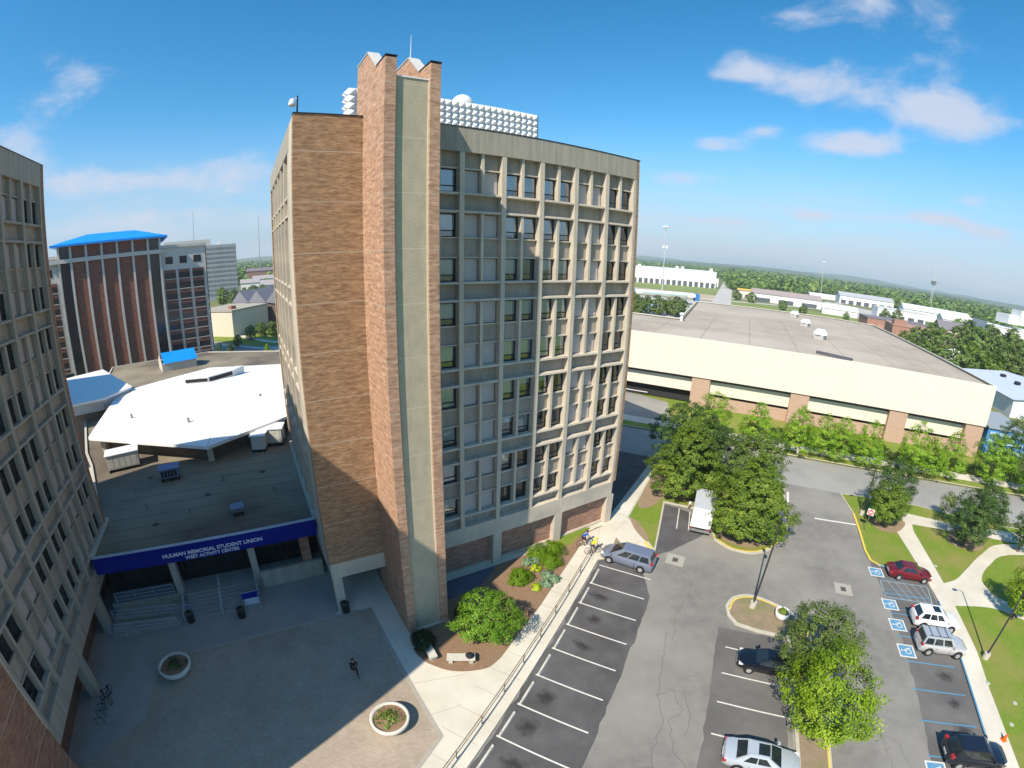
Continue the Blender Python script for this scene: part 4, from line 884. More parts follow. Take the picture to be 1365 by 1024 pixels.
# ---------------------------------------------------------------- the town beyond
WB = mat('far_white_wall', (.80,.79,.76), rough=.8); GYR = mat('far_grey_roof', (.36,.33,.33)); GWN = mat('far_window', (.10,.11,.13))
def shed(name, label, x, y, rz, L_, W_, H_, wall=WB, roof=GYR, rise=0, doors=0, dm=None, cat='building'):
    t = empty(name, (x, y, 0), R(rz)); tag(t, label, cat)
    MB().box(-L_/2, L_/2, -W_/2, W_/2, 0, H_).build('wall', wall, t)
    if rise:
        b = MB(); o = .6
        b.face([(-L_/2-o,-W_/2-o,H_),(L_/2+o,-W_/2-o,H_),(L_/2+o,0,H_+rise),(-L_/2-o,0,H_+rise)]); b.face([(L_/2+o,W_/2+o,H_),(-L_/2-o,W_/2+o,H_),(-L_/2-o,0,H_+rise),(L_/2+o,0,H_+rise)])
        b.face([(-L_/2,-W_/2,H_),(-L_/2,W_/2,H_),(-L_/2,0,H_+rise)]); b.face([(L_/2,-W_/2,H_),(L_/2,W_/2,H_),(L_/2,0,H_+rise)]); b.build('roof', roof, t)
    else: MB().box(-L_/2-.3, L_/2+.3, -W_/2-.3, W_/2+.3, H_, H_+.5).build('roof', roof, t)
    if doors:
        d0 = None
        for k in range(doors):
            xx = -L_/2+(k+.5)*L_/doors
            if d0 is None: d0 = MB().box(-.32*L_/doors, .32*L_/doors, -.06, 0, 0, min(H_*.5, 5.5)).build('door', dm or GWN, t, loc=(xx, -W_/2-.02, 0))
            else: dup(d0, t, (xx, -W_/2-.02, 0))
    return t
x, y, _ = azel(69.0, 0, 560); t = shed('warehouse', 'long white warehouse with a row of dark loading doors on the horizon', x, y, -18, 112, 60, 17.5, WB, mat('wh_roof', (.7,.7,.7)), 0, 18)
for k, (a, h) in enumerate(((-30,3),(12,3.5),(18,3.5),(50,4))): MB().box(a-1.5,a+1.5,-29,-25,17.5,17.5+h).build('roof_unit', WB, t)
x, y, _ = azel(64.3, 0, 590); shed('warehouse_annex', 'lower white box at the right end of the warehouse', x, y, -18, 30, 40, 9.5, WB, WB, 0, 3)
x, y, _ = azel(68.8, 0, 300); t = empty('fuel_station', (x, y, 0), R(-17)); tag(t, 'fuel station canopy with a white and green band and blue ends', 'fuel station')
MB().box(-19,19,-5,5,5.2,7.0).build('canopy', mat('canopy_white', (.74,.78,.75)), t); MB().box(-14,14,-5.15,-5.02,5.3,6.2).build('green_band', mat('canopy_green', (.33,.45,.41)), t)
for s in (-1, 1): MB().box(s*20.2-1.3,s*20.2+1.3,-5.3,5.3,3.9 if s < 0 else 2.6,7.1).build('blue_end', mat('canopy_blue', (.03,.17,.42)), t)
for s in (-14,-5,5,14): MB().box(s-.4,s+.4,-.4,.4,0,5.2).build('post', WMETAL, t)
cc = [mat('car_a', (.5,.5,.52)), mat('car_b', (.35,.1,.08)), mat('car_c', (.75,.75,.75)), mat('car_d', (.1,.1,.13))]
rr = random.Random(11)
def farcar(x, y, rz, m, label):
    t = empty('parked_car', (x, y, .05), rz); tag(t, label, 'car', 'cars parked in the distance')
    MB().extr([(-2.2,.3),(2.2,.3),(2.25,.75),(1.3,.9),(-2.1,.95)], 'y', -.88, .88).build('body', m, t); MB().extr([(-1.9,.93),(.9,.9),(.2,1.42),(-1.4,1.42)], 'y', -.74, .74).build('cabin', CARGLASS, t)
    b = MB()
    for a in (-1.4,1.4):
        for s in (-.85,.85): b.tube([(a,s-.05,.32),(a,s+.05,.32)], .32, 10)
    split_build(b, 'wheel', RUBBER, t)
for k in range(9):
    x, y, _ = azel(68.8+rr.uniform(-3.4,3.6), 0, 284+rr.uniform(-9,16) if k < 5 else 330+rr.uniform(-8,12)); farcar(x, y, R(rr.uniform(-40,60)), rr.choice(cc), ['white', 'silver', 'dark', 'red-brown', 'grey', 'pale', 'small white', 'small dark', 'small silver'][k]+' car near the fuel station, number of cars there hard to tell apart'[:0]+[' car at the left end of the fuel station', ' car under the fuel station canopy', ' car before the fuel station pumps', ' car at the right of the fuel station', ' car in front of the fuel station shop', ' car parked far behind the fuel station', ' car on the lot beyond the fuel canopy', ' car by the mast beyond the fuel station', ' car nearest the warehouse verge'][k])
def highmast(az, d, h, label, twin=True):
    x, y, _ = azel(az, 0, d); t = empty('high_mast_light', (x, y, 0)); tag(t, label, 'light mast')
    MB().tube([(0,0,0),(0,0,h)], [h*.009,h*.004], 7).build('pole', mat('mast_grey', (.50,.52,.54)), t)
    b = MB(); b.lathe([(0,h+.6),(h*.045,h+.2),(h*.05,h-.5),(h*.02,h-.8),(0,h-.8)], 12); b.build('lamp_ring', WMETAL, t)
    if twin: b = MB(); z = h*.72; b.box(-1.8,-.5,-.7,.7,z-.9,z+.9); b.box(.5,1.8,-.7,.7,z-.9,z+.9); split_build(b, 'floodlight', WMETAL, t)
highmast(69.15, 330, 49.5, 'tall light mast rising beside the fuel station'); highmast(50.68, 640, 44, 'light mast standing over the green fields right of centre', False)
x, y, _ = azel(38.7, 0, 700); t = empty('lattice_tower', (x, y, 0)); tag(t, 'thin lattice radio tower above the tree line at the right', 'radio tower')
b = MB(); H = 58
for a in range(3):
    q = lambda z, a=a: (1.5*(1-z/H*.6)*math.cos(a*2.094), 1.5*(1-z/H*.6)*math.sin(a*2.094), z); b.tube([q(0), q(H)], .22, 4)
    for k in range(14):
        z = k*H/14; q2 = lambda z, a=a: (1.5*(1-z/H*.6)*math.cos((a+1)*2.094), 1.5*(1-z/H*.6)*math.sin((a+1)*2.094), z); b.tube([q(z), q2(z+H/14)], .1, 3)
b.build('lattice', mat('mast_grey', (.50,.52,.54)), t); MB().box(-2.4,2.4,-2.4,2.4,H*.62,H*.70).build('antenna_ring', GREYM, t)
BG = mat('beige_wall', (.72,.66,.56)); RB = mat('tan_metal_roof', (.36,.29,.27), (.32,.26,.25), .2); BRB = mat('far_brick', (.38,.20,.15), (.32,.17,.13), .5); YL = mat('yellow_trim', (.70,.48,.10))
def at(az, d): return azel(az, 0, d)[:2]
x, y = at(54.6, 420); shed('long_tan_shed', 'long white shed with a tan metal roof beyond the garage', x, y, -31, 58, 22, 6.5, WB, RB, 3.5, 3)
x, y = at(57.9, 440); t = shed('yellow_trim_store', 'low store with a yellow roof edge left of the long tan shed', x, y, -30, 36, 18, 6, BG, GYR, 0, 6); MB().box(-18,10,-9.6,-9.2,6.6,8.0).build('yellow_edge', YL, t)
x, y = at(50.2, 620); shed('flat_white_store', 'thin white flat building under the right light mast', x, y, -31, 40, 20, 5, WB, WB)
x, y = at(48.4, 380); shed('white_tent_shed', 'small bright white barrel shed on the grass beyond the garage', x, y, -36, 26, 12, 4.2, WB, WB, 3.0)
x, y = at(45.8, 590); shed('grey_roof_depot', 'white depot with a grey roof and dark doors in front of the woods', x, y, -30, 62, 26, 8.5, WB, mat('depot_roof', (.42,.43,.46)), 4, 7)
x, y = at(41.9, 430); t = shed('white_block', 'plain white block with dark door marks behind the brick halls', x, y, -32, 40, 20, 8.5, WB, mat('wb_roof', (.6,.6,.58)), 0, 5, GWN)
x, y = at(38.2, 520); shed('long_white_plant', 'long white plant with a ribbed pale roof below the lattice tower', x, y, -40, 64, 34, 8, WB, mat('plant_roof', (.66,.68,.66), (.55,.58,.57), .2), 4.5, 0)
x, y = at(35.5, 470); shed('striped_white_hall', 'white hall with a rounded pale roof right of the lattice tower', x, y, -38, 34, 22, 7, WB, WB, 4)
x, y = at(42.3, 330); t = shed('dark_brick_hall', 'dark brick hall at the corner of the garage roof', x, y, -28, 40, 20, 6, BRB, mat('slate_roof', (.20,.18,.20)), 0, 7, mat('brick_bay', (.46,.26,.19)))
x, y = at(39.4, 300); t = shed('red_brick_library', 'red brick and cream building among the trees beyond the garage', x, y, -34, 36, 20, 6.3, BRB, mat('red_roof', (.42,.25,.20)), 0, 0); MB().box(-4,17,-10.3,-10.05,1,5.6).build('cream_front', BG, t); MB().box(-17.5,-10,-9.8,-4,6.3,9.3).build('tower_block', BRB, t)
x, y = at(36.2, 345); shed('slate_gable_house', 'small cream house with a dark slate roof near the white plant', x, y, -30, 20, 14, 6, BG, mat('slate_roof', (.20,.18,.20)), 5)
x, y = at(30.6, 400); t = shed('white_mill', 'large stepped white mill at the right edge of the photo', x, y, -25, 46, 30, 12, WB, WB, 0, 0); MB().box(-6,8,-8,8,15,21).build('tower_block', WB, t); MB().box(2,12,-10,2,15.6,25).build('silo_block', WB, t); MB().box(-23.3,-22.9,-10,10,3,14).build('grey_side', mat('mill_grey', (.45,.5,.56)), t)
x, y = at(32.8, 330); shed('pale_blue_booth', 'little pale blue roofed booth between trees before the white mill', x, y, -20, 10, 7, 3.2, WB, mat('booth_blue', (.45,.62,.72)))
x, y = at(71.2, 245); shed('blue_kiosk', 'small pale blue kiosk beside the tower edge behind the garage', x, y, -20, 9, 5, 4, mat('kiosk_blue', (.25,.50,.72)), mat('kiosk_roof', (.45,.65,.8)))
x, y = at(35.4, 240); t = empty('water_tank', (x, y, 0)); tag(t, 'squat round white tank among the trees behind the garage edge', 'tank'); MB().lathe([(5.5,0),(5.5,3.2),(0,4.8)], 20).build('shell', WB, t, smooth=False); MB().lathe([(5.55,1.2),(5.6,2.0)], 20).build('band', GREYM, t)
x, y = at(29.5, 300); shed('blue_trailer', 'small bright blue trailer on the grass at the right edge', x, y, -20, 8, 3, 3, mat('trailer_blue', (.08,.35,.65)), WB)
# left distance
for i, (az, d, L_, h, m, lb) in enumerate(((116.2, 520, 60, 14, mat('lf_brick', (.30,.17,.13)), 'brown brick warehouse far beyond the grey slab block'), (117.6, 460, 20, 8, WB, 'white roofed house far behind the folded roof hall'), (119.2, 420, 16, 7, WB, 'pale cottage among far trees right of the slab block'), (115.4, 330, 26, 9, BG, 'beige house beside the far brown warehouse'))):
    x, y = at(az, d); shed('far_house', lb, x, y, 25, L_, 14, h, m, GYR if i else mat('lf_roof', (.2,.16,.18)), 3, 3)
# roads and open ground out there
def road(pts, wd, m, z, name='road'): tag(MB().strip(pts, wd, z, z).build(name, m), kind='structure')
PL = mat('pale_lot', (.50,.48,.44), (.42,.40,.36), .05); SND = mat('sandy_ground', (.50,.40,.26), (.40,.34,.22), .03); GRN2 = mat('far_grass', (.17,.23,.05), (.22,.25,.08), .03)
def poly_az(l): return [at(a, d) for a, d in l]
sheet('lot', poly_az([(76,225),(63.5,225),(62.5,345),(76,350)]), .02, PL)
sheet('sand_strip', poly_az([(76,360),(62,352),(62,420),(76,440)]), .02, SND)
sheet('grass_strip', poly_az([(76,440),(63,425),(62,545),(76,560)]), .025, GRN2)
sheet('grass_field', poly_az([(61,190),(30,190),(30,330),(44,370),(61,400)]), .018, GRN2)
sheet('lot', poly_az([(51,430),(44,360),(43,500),(50,560)]), .028, PL)
road([at(63.2,180), at(62.3,260), at(61.8,420), at(61.4,800)], 14, PL, .04)
road([at(76,365), at(60,372), at(50,420), at(44,480), at(36,640)], 9, PL, .045)
road([at(61.5,400), at(52,480), at(46,640), at(40,900)], 8, PL, .042)
# ---------------------------------------------------------------- trees and shrubs
def crown_mesh(name, prof, leaf, nclump, per, seed, m, spread=.42, inner=.25, droop=.0, squash=1.0, flat=0.0):
    """leaf-sized faces in clumps; prof: list of (z, radius) giving the outline"""
    rng = np.random.default_rng(seed); zs = np.array([p[0] for p in prof]); rs = np.array([p[1] for p in prof])
    z = rng.uniform(zs[0], zs[-1], nclump*6); r = np.interp(z, zs, rs); keep = rng.uniform(0, rs.max(), nclump*6) < r*1.05+.05; z = z[keep][:nclump]; r = r[keep][:nclump]; n = len(z)
    a = rng.uniform(0, 2*np.pi, n); ph = rng.uniform(0, 6.28, 3)
    lump = 1+.13*np.sin(2*a+ph[0]+z*.7)+.11*np.sin(3*a+ph[1]-z*1.3)+.08*np.sin(5*a+ph[2]+z*2)+.05*np.sin(9*a+ph[0]*2-z*3)
    f = np.where(rng.uniform(0, 1, n) < inner, rng.uniform(.2, .75, n), rng.uniform(.80, 1.02, n))
    C = np.stack([r*f*lump*np.cos(a), r*f*lump*np.sin(a)*squash, z], 1); ctone = rng.normal(.5, .17, n)+.10*np.sin(3*a+z)
    cen = np.array([0, 0, (zs[0]+zs[-1])/2]); ax = C-np.array([0, 0, 1])*np.minimum(C[:, 2:3], zs[0]+(zs[-1]-zs[0])*.7)-np.array([0,0,1])*0
    N_ = C-np.stack([0*z, 0*z, np.minimum(z, zs[0]+(zs[-1]-zs[0])*.6)], 1); N_[:, 2] += .45*np.linalg.norm(N_, axis=1)+.1; N_ /= np.linalg.norm(N_, axis=1)[:, None]
    P = np.repeat(C, per, 0); Nn = np.repeat(N_, per, 0); M = len(P); tone = np.repeat(ctone, per)+rng.normal(0, .16, M)
    d = rng.normal(0, 1, (M, 3)); d /= np.linalg.norm(d, axis=1)[:, None]; rad = rng.uniform(.25, 1, (M, 1))**.6*spread*np.array([1, 1, .62])
    P = P+d*rad; P[:, 2] -= droop*rng.uniform(0, 1, M)
    nn = Nn*.85+d*.42+rng.normal(0, .30, (M, 3)); nn[:, 2] += .2+flat; nn /= np.linalg.norm(nn, axis=1)[:, None]
    t = np.cross(nn, rng.normal(0, 1, (M, 3))); t /= np.linalg.norm(t, axis=1)[:, None]; b = np.cross(nn, t)
    s = leaf*rng.uniform(.6, 1.25, (M, 1)); v = np.empty((M, 4, 3)); v[:, 0] = P-t*s*.5; v[:, 1] = P-b*s*.34; v[:, 2] = P+t*s*.5; v[:, 3] = P+b*s*.34
    me = bpy.data.meshes.new(name); me.vertices.add(M*4); me.vertices.foreach_set('co', v.reshape(-1)); me.loops.add(M*4); me.loops.foreach_set('vertex_index', np.arange(M*4, dtype=np.int32))
    me.polygons.add(M); me.polygons.foreach_set('loop_start', np.arange(0, M*4, 4, dtype=np.int32)); me.polygons.foreach_set('loop_total', np.full(M, 4, dtype=np.int32))
    at_ = me.attributes.new('tone', 'FLOAT', 'FACE'); at_.data.foreach_set('value', np.clip(tone, 0, 1).astype(np.float32)); me.update(calc_edges=True); me.materials.append(m); return me
def limbs(h0, h1, r, seed, n=7, tr=.16):
    g_ = random.Random(seed); b = MB(); b.tube([(0,0,-.05), (g_.uniform(-.1,.1),g_.uniform(-.1,.1),h0), (g_.uniform(-.2,.2),g_.uniform(-.2,.2),h1)], [tr*1.25, tr*.85, tr*.2], 8)
    for k in range(n):
        a = k*2.4+g_.uniform(-.4,.4); z = h0+(h1-h0)*.55*k/n; q = r*g_.uniform(.5,.8)*(1-.5*k/n); b.tube([(0,0,z*.95), (q*.5*math.cos(a), q*.5*math.sin(a), z+q*.35), (q*math.cos(a), q*math.sin(a), z+q*.75)], [tr*.45, tr*.28, tr*.08], 5, cap=False)
    return b
LF_G = leafmat('leaf_linden', (.065,.125,.014), (.20,.29,.035), (.32,.36,.07)); LF_D = leafmat('leaf_dark', (.035,.078,.020), (.105,.175,.040), (.16,.23,.06))
LF_B = leafmat('leaf_bright', (.095,.18,.010), (.28,.41,.025), (.40,.50,.06)); LF_Y = leafmat('leaf_young', (.11,.23,.014), (.28,.45,.03), (.44,.56,.08)); LF_O = leafmat('leaf_dull', (.07,.12,.025), (.18,.25,.055), (.25,.30,.09))
LF_F = leafmat('leaf_far', (.075,.14,.035), (.19,.28,.06), (.28,.36,.09), trans=.15)
def tree(name, label, x, y, h, r, zb, m, seed, leaf=.26, nclump=230, per=30, shape='oval', group=None, tr=.16, dens=1.0, spread=.45, z=.13, squash=1):
    if shape == 'cone': prof = [(zb,.55*r),(zb+.10*(h-zb),.92*r),(zb+.28*(h-zb),r),(zb+.6*(h-zb),.72*r),(zb+.85*(h-zb),.34*r),(h,.04)]
    elif shape == 'round': prof = [(zb,.45*r),(zb+.18*(h-zb),.86*r),(zb+.45*(h-zb),r),(zb+.75*(h-zb),.78*r),(zb+.93*(h-zb),.42*r),(h,.08)]
    else: prof = [(zb,.35*r),(zb+.2*(h-zb),.85*r),(zb+.42*(h-zb),r),(zb+.7*(h-zb),.8*r),(zb+.9*(h-zb),.42*r),(h,.05)]
    t = empty(name, (x, y, z)); tag(t, label, 'tree', group)
    limbs(zb, h*.9, r, seed, tr=tr).build('trunk', BARK, t, smooth=True)
    me = crown_mesh('crown', prof, leaf, int(nclump*dens), per, seed, m, spread=spread, squash=squash); o = bpy.data.objects.new('crown', me); col.objects.link(o); o.parent = t; return t
tree('linden_tree', 'big conical leafy tree on the lawn left of the white truck', 22.9, 45.3, 9.6, 4.3, .9, LF_G, 21, shape='cone', nclump=620, per=44, leaf=.20, tr=.2)
tree('linden_tree', 'darker tree half hidden behind the conical lawn tree', 25.4, 51.3, 9.5, 4.7, 1.3, LF_D, 22, shape='round', nclump=500, per=40, leaf=.22, tr=.2)
tree('linden_tree', 'broad yellowish-green tree on the island beside the white truck', 26.3, 36.3, 9.2, 4.2, .9, LF_G, 23, shape='cone', nclump=640, per=46, leaf=.20, tr=.2)
tree('linden_tree', 'dull green tree directly behind the broad tree on the truck island', 31.6, 44.2, 8.4, 3.8, 1.2, LF_O, 24, shape='round', nclump=420, per=42, leaf=.20, tr=.18)
tree('linden_tree', 'dark filler tree between the two big crowns of the lawn', 28.5, 46.8, 7.4, 3.2, .9, LF_D, 25, shape='round', nclump=320, per=40, leaf=.20)
tree('median_tree', 'duller grey-green tree on the median nearer the flower pot', 22.75, 18.35, 6.2, 2.7, 1.1, LF_O, 31, shape='round', nclump=380, per=44, leaf=.145, spread=.34, tr=.11)
tree('median_tree', 'bright yellow-green tree on the median beside the silver sedan', 20.55, 13.7, 6.9, 3.0, 1.3, LF_B, 32, shape='round', nclump=270, per=58, leaf=.16, spread=.50, tr=.12)
tree('courtyard_tree', 'bright bushy small tree in the mulch bed at the foot of the brick fins', 0.0, 24.7, 4.0, 2.3, .4, leafmat('leaf_court', (.08,.18,.012), (.20,.36,.03), (.32,.45,.07)), 33, shape='round', nclump=380, per=44, leaf=.12, spread=.32, tr=.07, z=.17)
tree('street_tree', 'dark tree by the exit from the lot, behind the red round sign', 47.3, 36.9, 7.6, 2.9, 1.0, LF_D, 41, shape='oval', nclump=340, per=42, leaf=.175)
tree('street_tree', 'wide mid-green tree right behind the red round sign', 45.5, 35.2, 5.2, 2.5, .9, LF_G, 42, shape='round', nclump=290, per=40, leaf=.175)
tree('street_tree', 'dark rounded tree on the right lawn above the curved walk', 53.3, 28.7, 7.0, 2.9, 1.0, LF_D, 43, shape='round', nclump=340, per=42, leaf=.175)
tree('street_tree', 'second dark tree just behind the rounded one on the right lawn', 57.9, 29.9, 6.8, 2.5, 1.2, LF_D, 44, shape='round', nclump=290, per=40, leaf=.175)
tree('sapling', 'thin young sapling beside the street crossing on the right', 55.9, 34.4, 3.6, 1.0, 1.2, LF_O, 45, shape='round', nclump=50, per=24, leaf=.2, tr=.05)
tree('street_tree', 'light green tree cut by the right edge above the leaning lamp', 47.7, 17.4, 6.0, 2.0, 1.0, LF_B, 46, shape='oval', nclump=220, per=30, leaf=.2)
tree('street_tree', 'dark tree at the very right edge by the crossing walks', 60.6, 25.5, 5.6, 1.7, 1.0, LF_D, 47, shape='round', nclump=150, per=26, leaf=.22)
# young trees along the garage front
gt = [(34.2,62.0,7.2,2.6,'leftmost young tree rising behind the big lawn trees, before the garage'), (40.3,58.6,6.9,2.3,'young tree in front of the second brick garage column'), (46.4,55.9,7.0,2.5,'young tree behind the white bench on the far verge'), (49.6,53.9,6.4,2.0,'young tree just right of the white bench on the far verge'),
      (52.2,52.7,6.6,2.1,'middle young tree of the clump before the garage'), (55.9,50.2,6.8,2.4,'young tree before the third brick garage column'), (62.6,46.8,7.6,2.3,'tall young tree behind the far walk, before the garage wall'), (65.0,45.2,6.0,2.0,'short young tree between the two tall ones near the garage corner'), (68.2,43.9,7.4,2.1,'young tree at the last brick garage column'),
      (75.2,40.6,7.8,3.0,'big light tree just right of the garage corner'), (81.5,40.5,8.8,3.2,'darker tree behind the light one at the right edge, garage side'), (79.0,34.8,6.0,2.4,'light tree at the right edge by the far sidewalk'), (86,44,9,3.4,'dark round tree between the blue annex and the metal shed')]
for i, (x, y, h, r, lb) in enumerate(gt): tree('young_tree', lb, x, y, h*1.08, r*1.2, .8, LF_D if i in (10, 12) else LF_Y, 60+i, shape='cone' if i % 3 else 'oval', nclump=int(80*r), per=34, leaf=.21, spread=.5, group='young trees along the garage', tr=.08)
# trees beyond the garage
proto = []
for k in range(6):
    m = [LF_F, LF_O, LF_F, LF_G, LF_F, LF_O][k]; proto.append((limbs(2, 9, 4, 80+k, tr=.3).build('trunk', BARK), crown_mesh('crown', [(1.0,2.2),(3,4.2),(6,4.8),(9,3.6),(11,1.6),(11.6,.2)], .75, 150, 22, 90+k, m, spread=1.0)))
    col.objects.unlink(proto[-1][0])
def fartree(x, y, s, k, label, group='trees in the distance'):
    t = empty('distant_tree', (x, y, 0), rr.uniform(0, 6)); t.scale = (s, s, s*rr.uniform(.85, 1.15)); tag(t, label, 'tree', group)
    a = proto[k][0].copy(); a.parent = t; col.objects.link(a); c = bpy.data.objects.new('crown', proto[k][1]); col.objects.link(c); c.parent = t
rr = random.Random(5)
fl = [(40.8,218,.85,1),(38.6,214,.8,2),(37.6,222,.95,1),(36.4,206,.8,4),(34.8,205,.85,0),(33.8,214,1.0,3),(32.6,196,.8,0),(31.3,190,.95,3),(30.2,200,1.1,1),(29.2,196,1.0,1),(28.2,215,1.2,1),(36.9,252,1.0,2),(35.2,262,1.1,5),(33.2,258,1.2,2),(31.6,262,1.2,1),(30.0,270,1.3,1),(38.0,262,1.0,0),(39.6,268,.9,4),(34.3,300,1.2,1),(32.2,310,1.2,0),(42.0,400,.9,1),(43.3,410,.8,2),(52.4,330,.6,1),(54.8,345,.7,4),(58.5,380,.8,3),(60.2,392,.7,1),(47.5,330,.5,2),(71.6,222,.8,1),(70.8,230,.7,1),(69.4,226,.75,1),(68.2,232,.7,3),(67.2,228,.75,1),(66.4,236,.6,1),(72.5,232,.8,3),
      (122.6,300,.9,3),(121.3,285,.8,1),(120.1,290,.8,0),(119.0,310,1.0,1),(117.8,300,.9,1),(116.4,330,.9,2),(115.2,315,.9,1),(119.7,160,.42,2),(118.4,168,.45,5),(117.0,165,.5,5),(115.8,170,.42,1),(121.3,150,.3,1),(114.8,172,.5,5)]
nm_ = ['light', 'dark', 'grey-green', 'mid-green', 'soft green', 'dull']
ordn = ['first', 'second', 'third', 'fourth', 'fifth', 'sixth', 'seventh', 'eighth', 'ninth', 'tenth', 'eleventh', 'twelfth', 'thirteenth', 'fourteenth', 'fifteenth', 'sixteenth', 'seventeenth', 'eighteenth', 'nineteenth', 'twentieth']
ordn += ['number %d' % k for k in range(21, 60)]
def region(az, d): return 'beyond the garage at the right edge' if az < 34 else 'between the garage deck and the brick library' if az < 41 and d < 240 else 'around the far white halls' if az < 46 else 'on the fields behind the garage deck' if az < 62 else 'behind the garage notch near the fuel station' if az < 75 else 'beside the folded roof hall' if d < 200 else 'far left behind the slab block'
cnt = {}
for az, d, s, k in sorted(fl, reverse=True):
    rg = region(az, d); cnt[rg] = cnt.get(rg, 0)+1; x, y = at(az, d); fartree(x, y, s, k, '%s from the left of the trees %s' % (ordn[cnt[rg]-1], rg))
# far-off woods that read as one mass
rng = np.random.default_rng(12)
def woods(name, n, azr, dr, label, s0=6.0, seed=1, m=LF_F, per=26):
    az = R(1)*rng.uniform(azr[0], azr[1], n); u = rng.uniform(0, 1, n); d = dr[0]*(dr[1]/dr[0])**u; edge = 1+.10*np.sin(az*23)+.08*np.sin(az*51+1)
    d = d*np.where(u < .3, edge, 1); s = s0*(.7+.6*rng.uniform(0, 1, n))*(d/dr[0])**.35
    C = np.stack([d*np.cos(az), d*np.sin(az), s*.9], 1); M = n*per; P = np.repeat(C, per, 0); S_ = np.repeat(s, per)[:, None]
    q = rng.normal(0, 1, (M, 3)); q /= np.linalg.norm(q, axis=1)[:, None]; P = P+q*S_*np.array([1, 1, .85])*rng.uniform(.7, 1.0, (M, 1)); P[:, 2] = np.maximum(P[:, 2], .3)
    nn = q+rng.normal(0, .35, (M, 3)); nn[:, 2] += .3; nn /= np.linalg.norm(nn, axis=1)[:, None]; t = np.cross(nn, rng.normal(0, 1, (M, 3))); t /= np.linalg.norm(t, axis=1)[:, None]; b = np.cross(nn, t); L_ = S_*.42*rng.uniform(.7, 1.3, (M, 1))
    v = np.empty((M, 4, 3)); v[:, 0] = P-t*L_; v[:, 1] = P-b*L_*.8; v[:, 2] = P+t*L_; v[:, 3] = P+b*L_*.8
    me = bpy.data.meshes.new(name); me.vertices.add(M*4); me.vertices.foreach_set('co', v.reshape(-1)); me.loops.add(M*4); me.loops.foreach_set('vertex_index', np.arange(M*4, dtype=np.int32))
    me.polygons.add(M); me.polygons.foreach_set('loop_start', np.arange(0, M*4, 4, dtype=np.int32)); me.polygons.foreach_set('loop_total', np.full(M, 4, dtype=np.int32))
    a_ = me.attributes.new('tone', 'FLOAT', 'FACE'); a_.data.foreach_set('value', np.clip(np.repeat(rng.normal(.45, .22, n), per)+rng.normal(0, .1, M), 0, 1).astype(np.float32)); me.update(calc_edges=True); me.materials.append(m)
    o = bpy.data.objects.new(name, me); col.objects.link(o); tag(o, label, 'woods', kind='stuff')
woods('far_woods', 3600, (24, 61.5), (640, 2600), 'broad belt of green woods running along the horizon on the right')
woods('far_woods', 900, (60, 78), (900, 2600), 'woods behind the white warehouse on the horizon', 5.5)
woods('far_woods', 900, (100, 150), (450, 2600), 'woods on the horizon left of the main tower', 5.5)
woods('near_thicket', 260, (24, 36), (300, 620), 'thicket around the white mill at the right edge', 4.2)
b = MB(); prev = None; hr = random.Random(3)
HM = mat('distant_hills', (.06,.095,.045), (.09,.12,.055), .004)
for d, hgt, off in ((2900, 27, 0), (4200, 46, 2.0), (6200, 76, 4.1)):
    pts = []
    for k in range(0, 141):
        a = 15+k; h = hgt*(.72+.16*math.sin(a*.21+off)+.10*math.sin(a*.53+off*2)+.05*math.sin(a*1.9+off)); pts.append((a, h))
    for k in range(140):
        (a, h1), (c, h2) = pts[k], pts[k+1]
        p = lambda an, dd, z: (dd*math.cos(R(an)), dd*math.sin(R(an)), z)
        b.face([p(a,d,0), p(c,d,0), p(c,d+300,h2), p(a,d+300,h1)][::-1]); b.face([p(a,d+300,h1), p(c,d+300,h2), p(c,d+700,0), p(a,d+700,0)][::-1])
tag(b.build('hills', HM, smooth=True), kind='structure')
# shrubs and bed plants
def bush(name, label, x, y, r, h, m, seed, leaf=.09, n=120, z=.17, cat='shrub', group=None):
    t = empty(name, (x, y, z)); tag(t, label, cat, group)
    me = crown_mesh('foliage', [(0,r*.75),(h*.3,r),(h*.7,r*.8),(h*.95,r*.3),(h,.02)], leaf, n, 26, seed, m, spread=r*.22, inner=.4); o = bpy.data.objects.new('foliage', me); col.objects.link(o); o.parent = t
    b = MB()
    for k in range(5): a = k*1.3; b.tube([(0,0,-.02), (.3*r*math.cos(a), .3*r*math.sin(a), h*.6)], [.025, .01], 4)
    b.build('stem', BARK, t); return t
LF_H = leafmat('leaf_hedge', (.10,.19,.008), (.19,.33,.012)); LF_S = leafmat('leaf_hosta', (.14,.24,.12), (.27,.38,.24)); LF_L = leafmat('leaf_lime', (.32,.42,.015), (.52,.60,.05)); LF_K = leafmat('leaf_yew', (.008,.03,.010), (.02,.055,.018))
bush('round_bush', 'dense round bright green bush alone in the mulch bed', 2.75, 31.0, 1.0, 1.15, LF_H, 101, leaf=.10, n=230)
for i, (x, y, r, lb) in enumerate(((4.7,34.4,1.15,'upper left mound of the clipped bright hedge by the brick wall'), (6.0,35.0,1.1,'upper right mound of the clipped bright hedge by the pillar'), (5.6,33.2,1.05,'lower mound of the clipped bright hedge toward the walk'))): bush('hedge_bush', lb, x, y, r, 1.1, LF_H, 103+i, leaf=.09, n=220)
for i, (x, y, r, lb) in enumerate(((3.6,33.3,.55,'blue-green hosta left of the hedge mounds'), (4.3,33.6,.45,'small blue-green hosta touching the hedge mounds'), (5.2,31.4,.6,'blue-green hosta below the hedge toward the walk'), (5.7,31.0,.5,'pale hosta nearest the walk edge'), (4.9,30.4,.5,'pale hosta beside the lower lime plant'))): bush('hosta', lb, x, y, r, .45, LF_S, 110+i, leaf=.2, n=45, group='hostas in the bed')
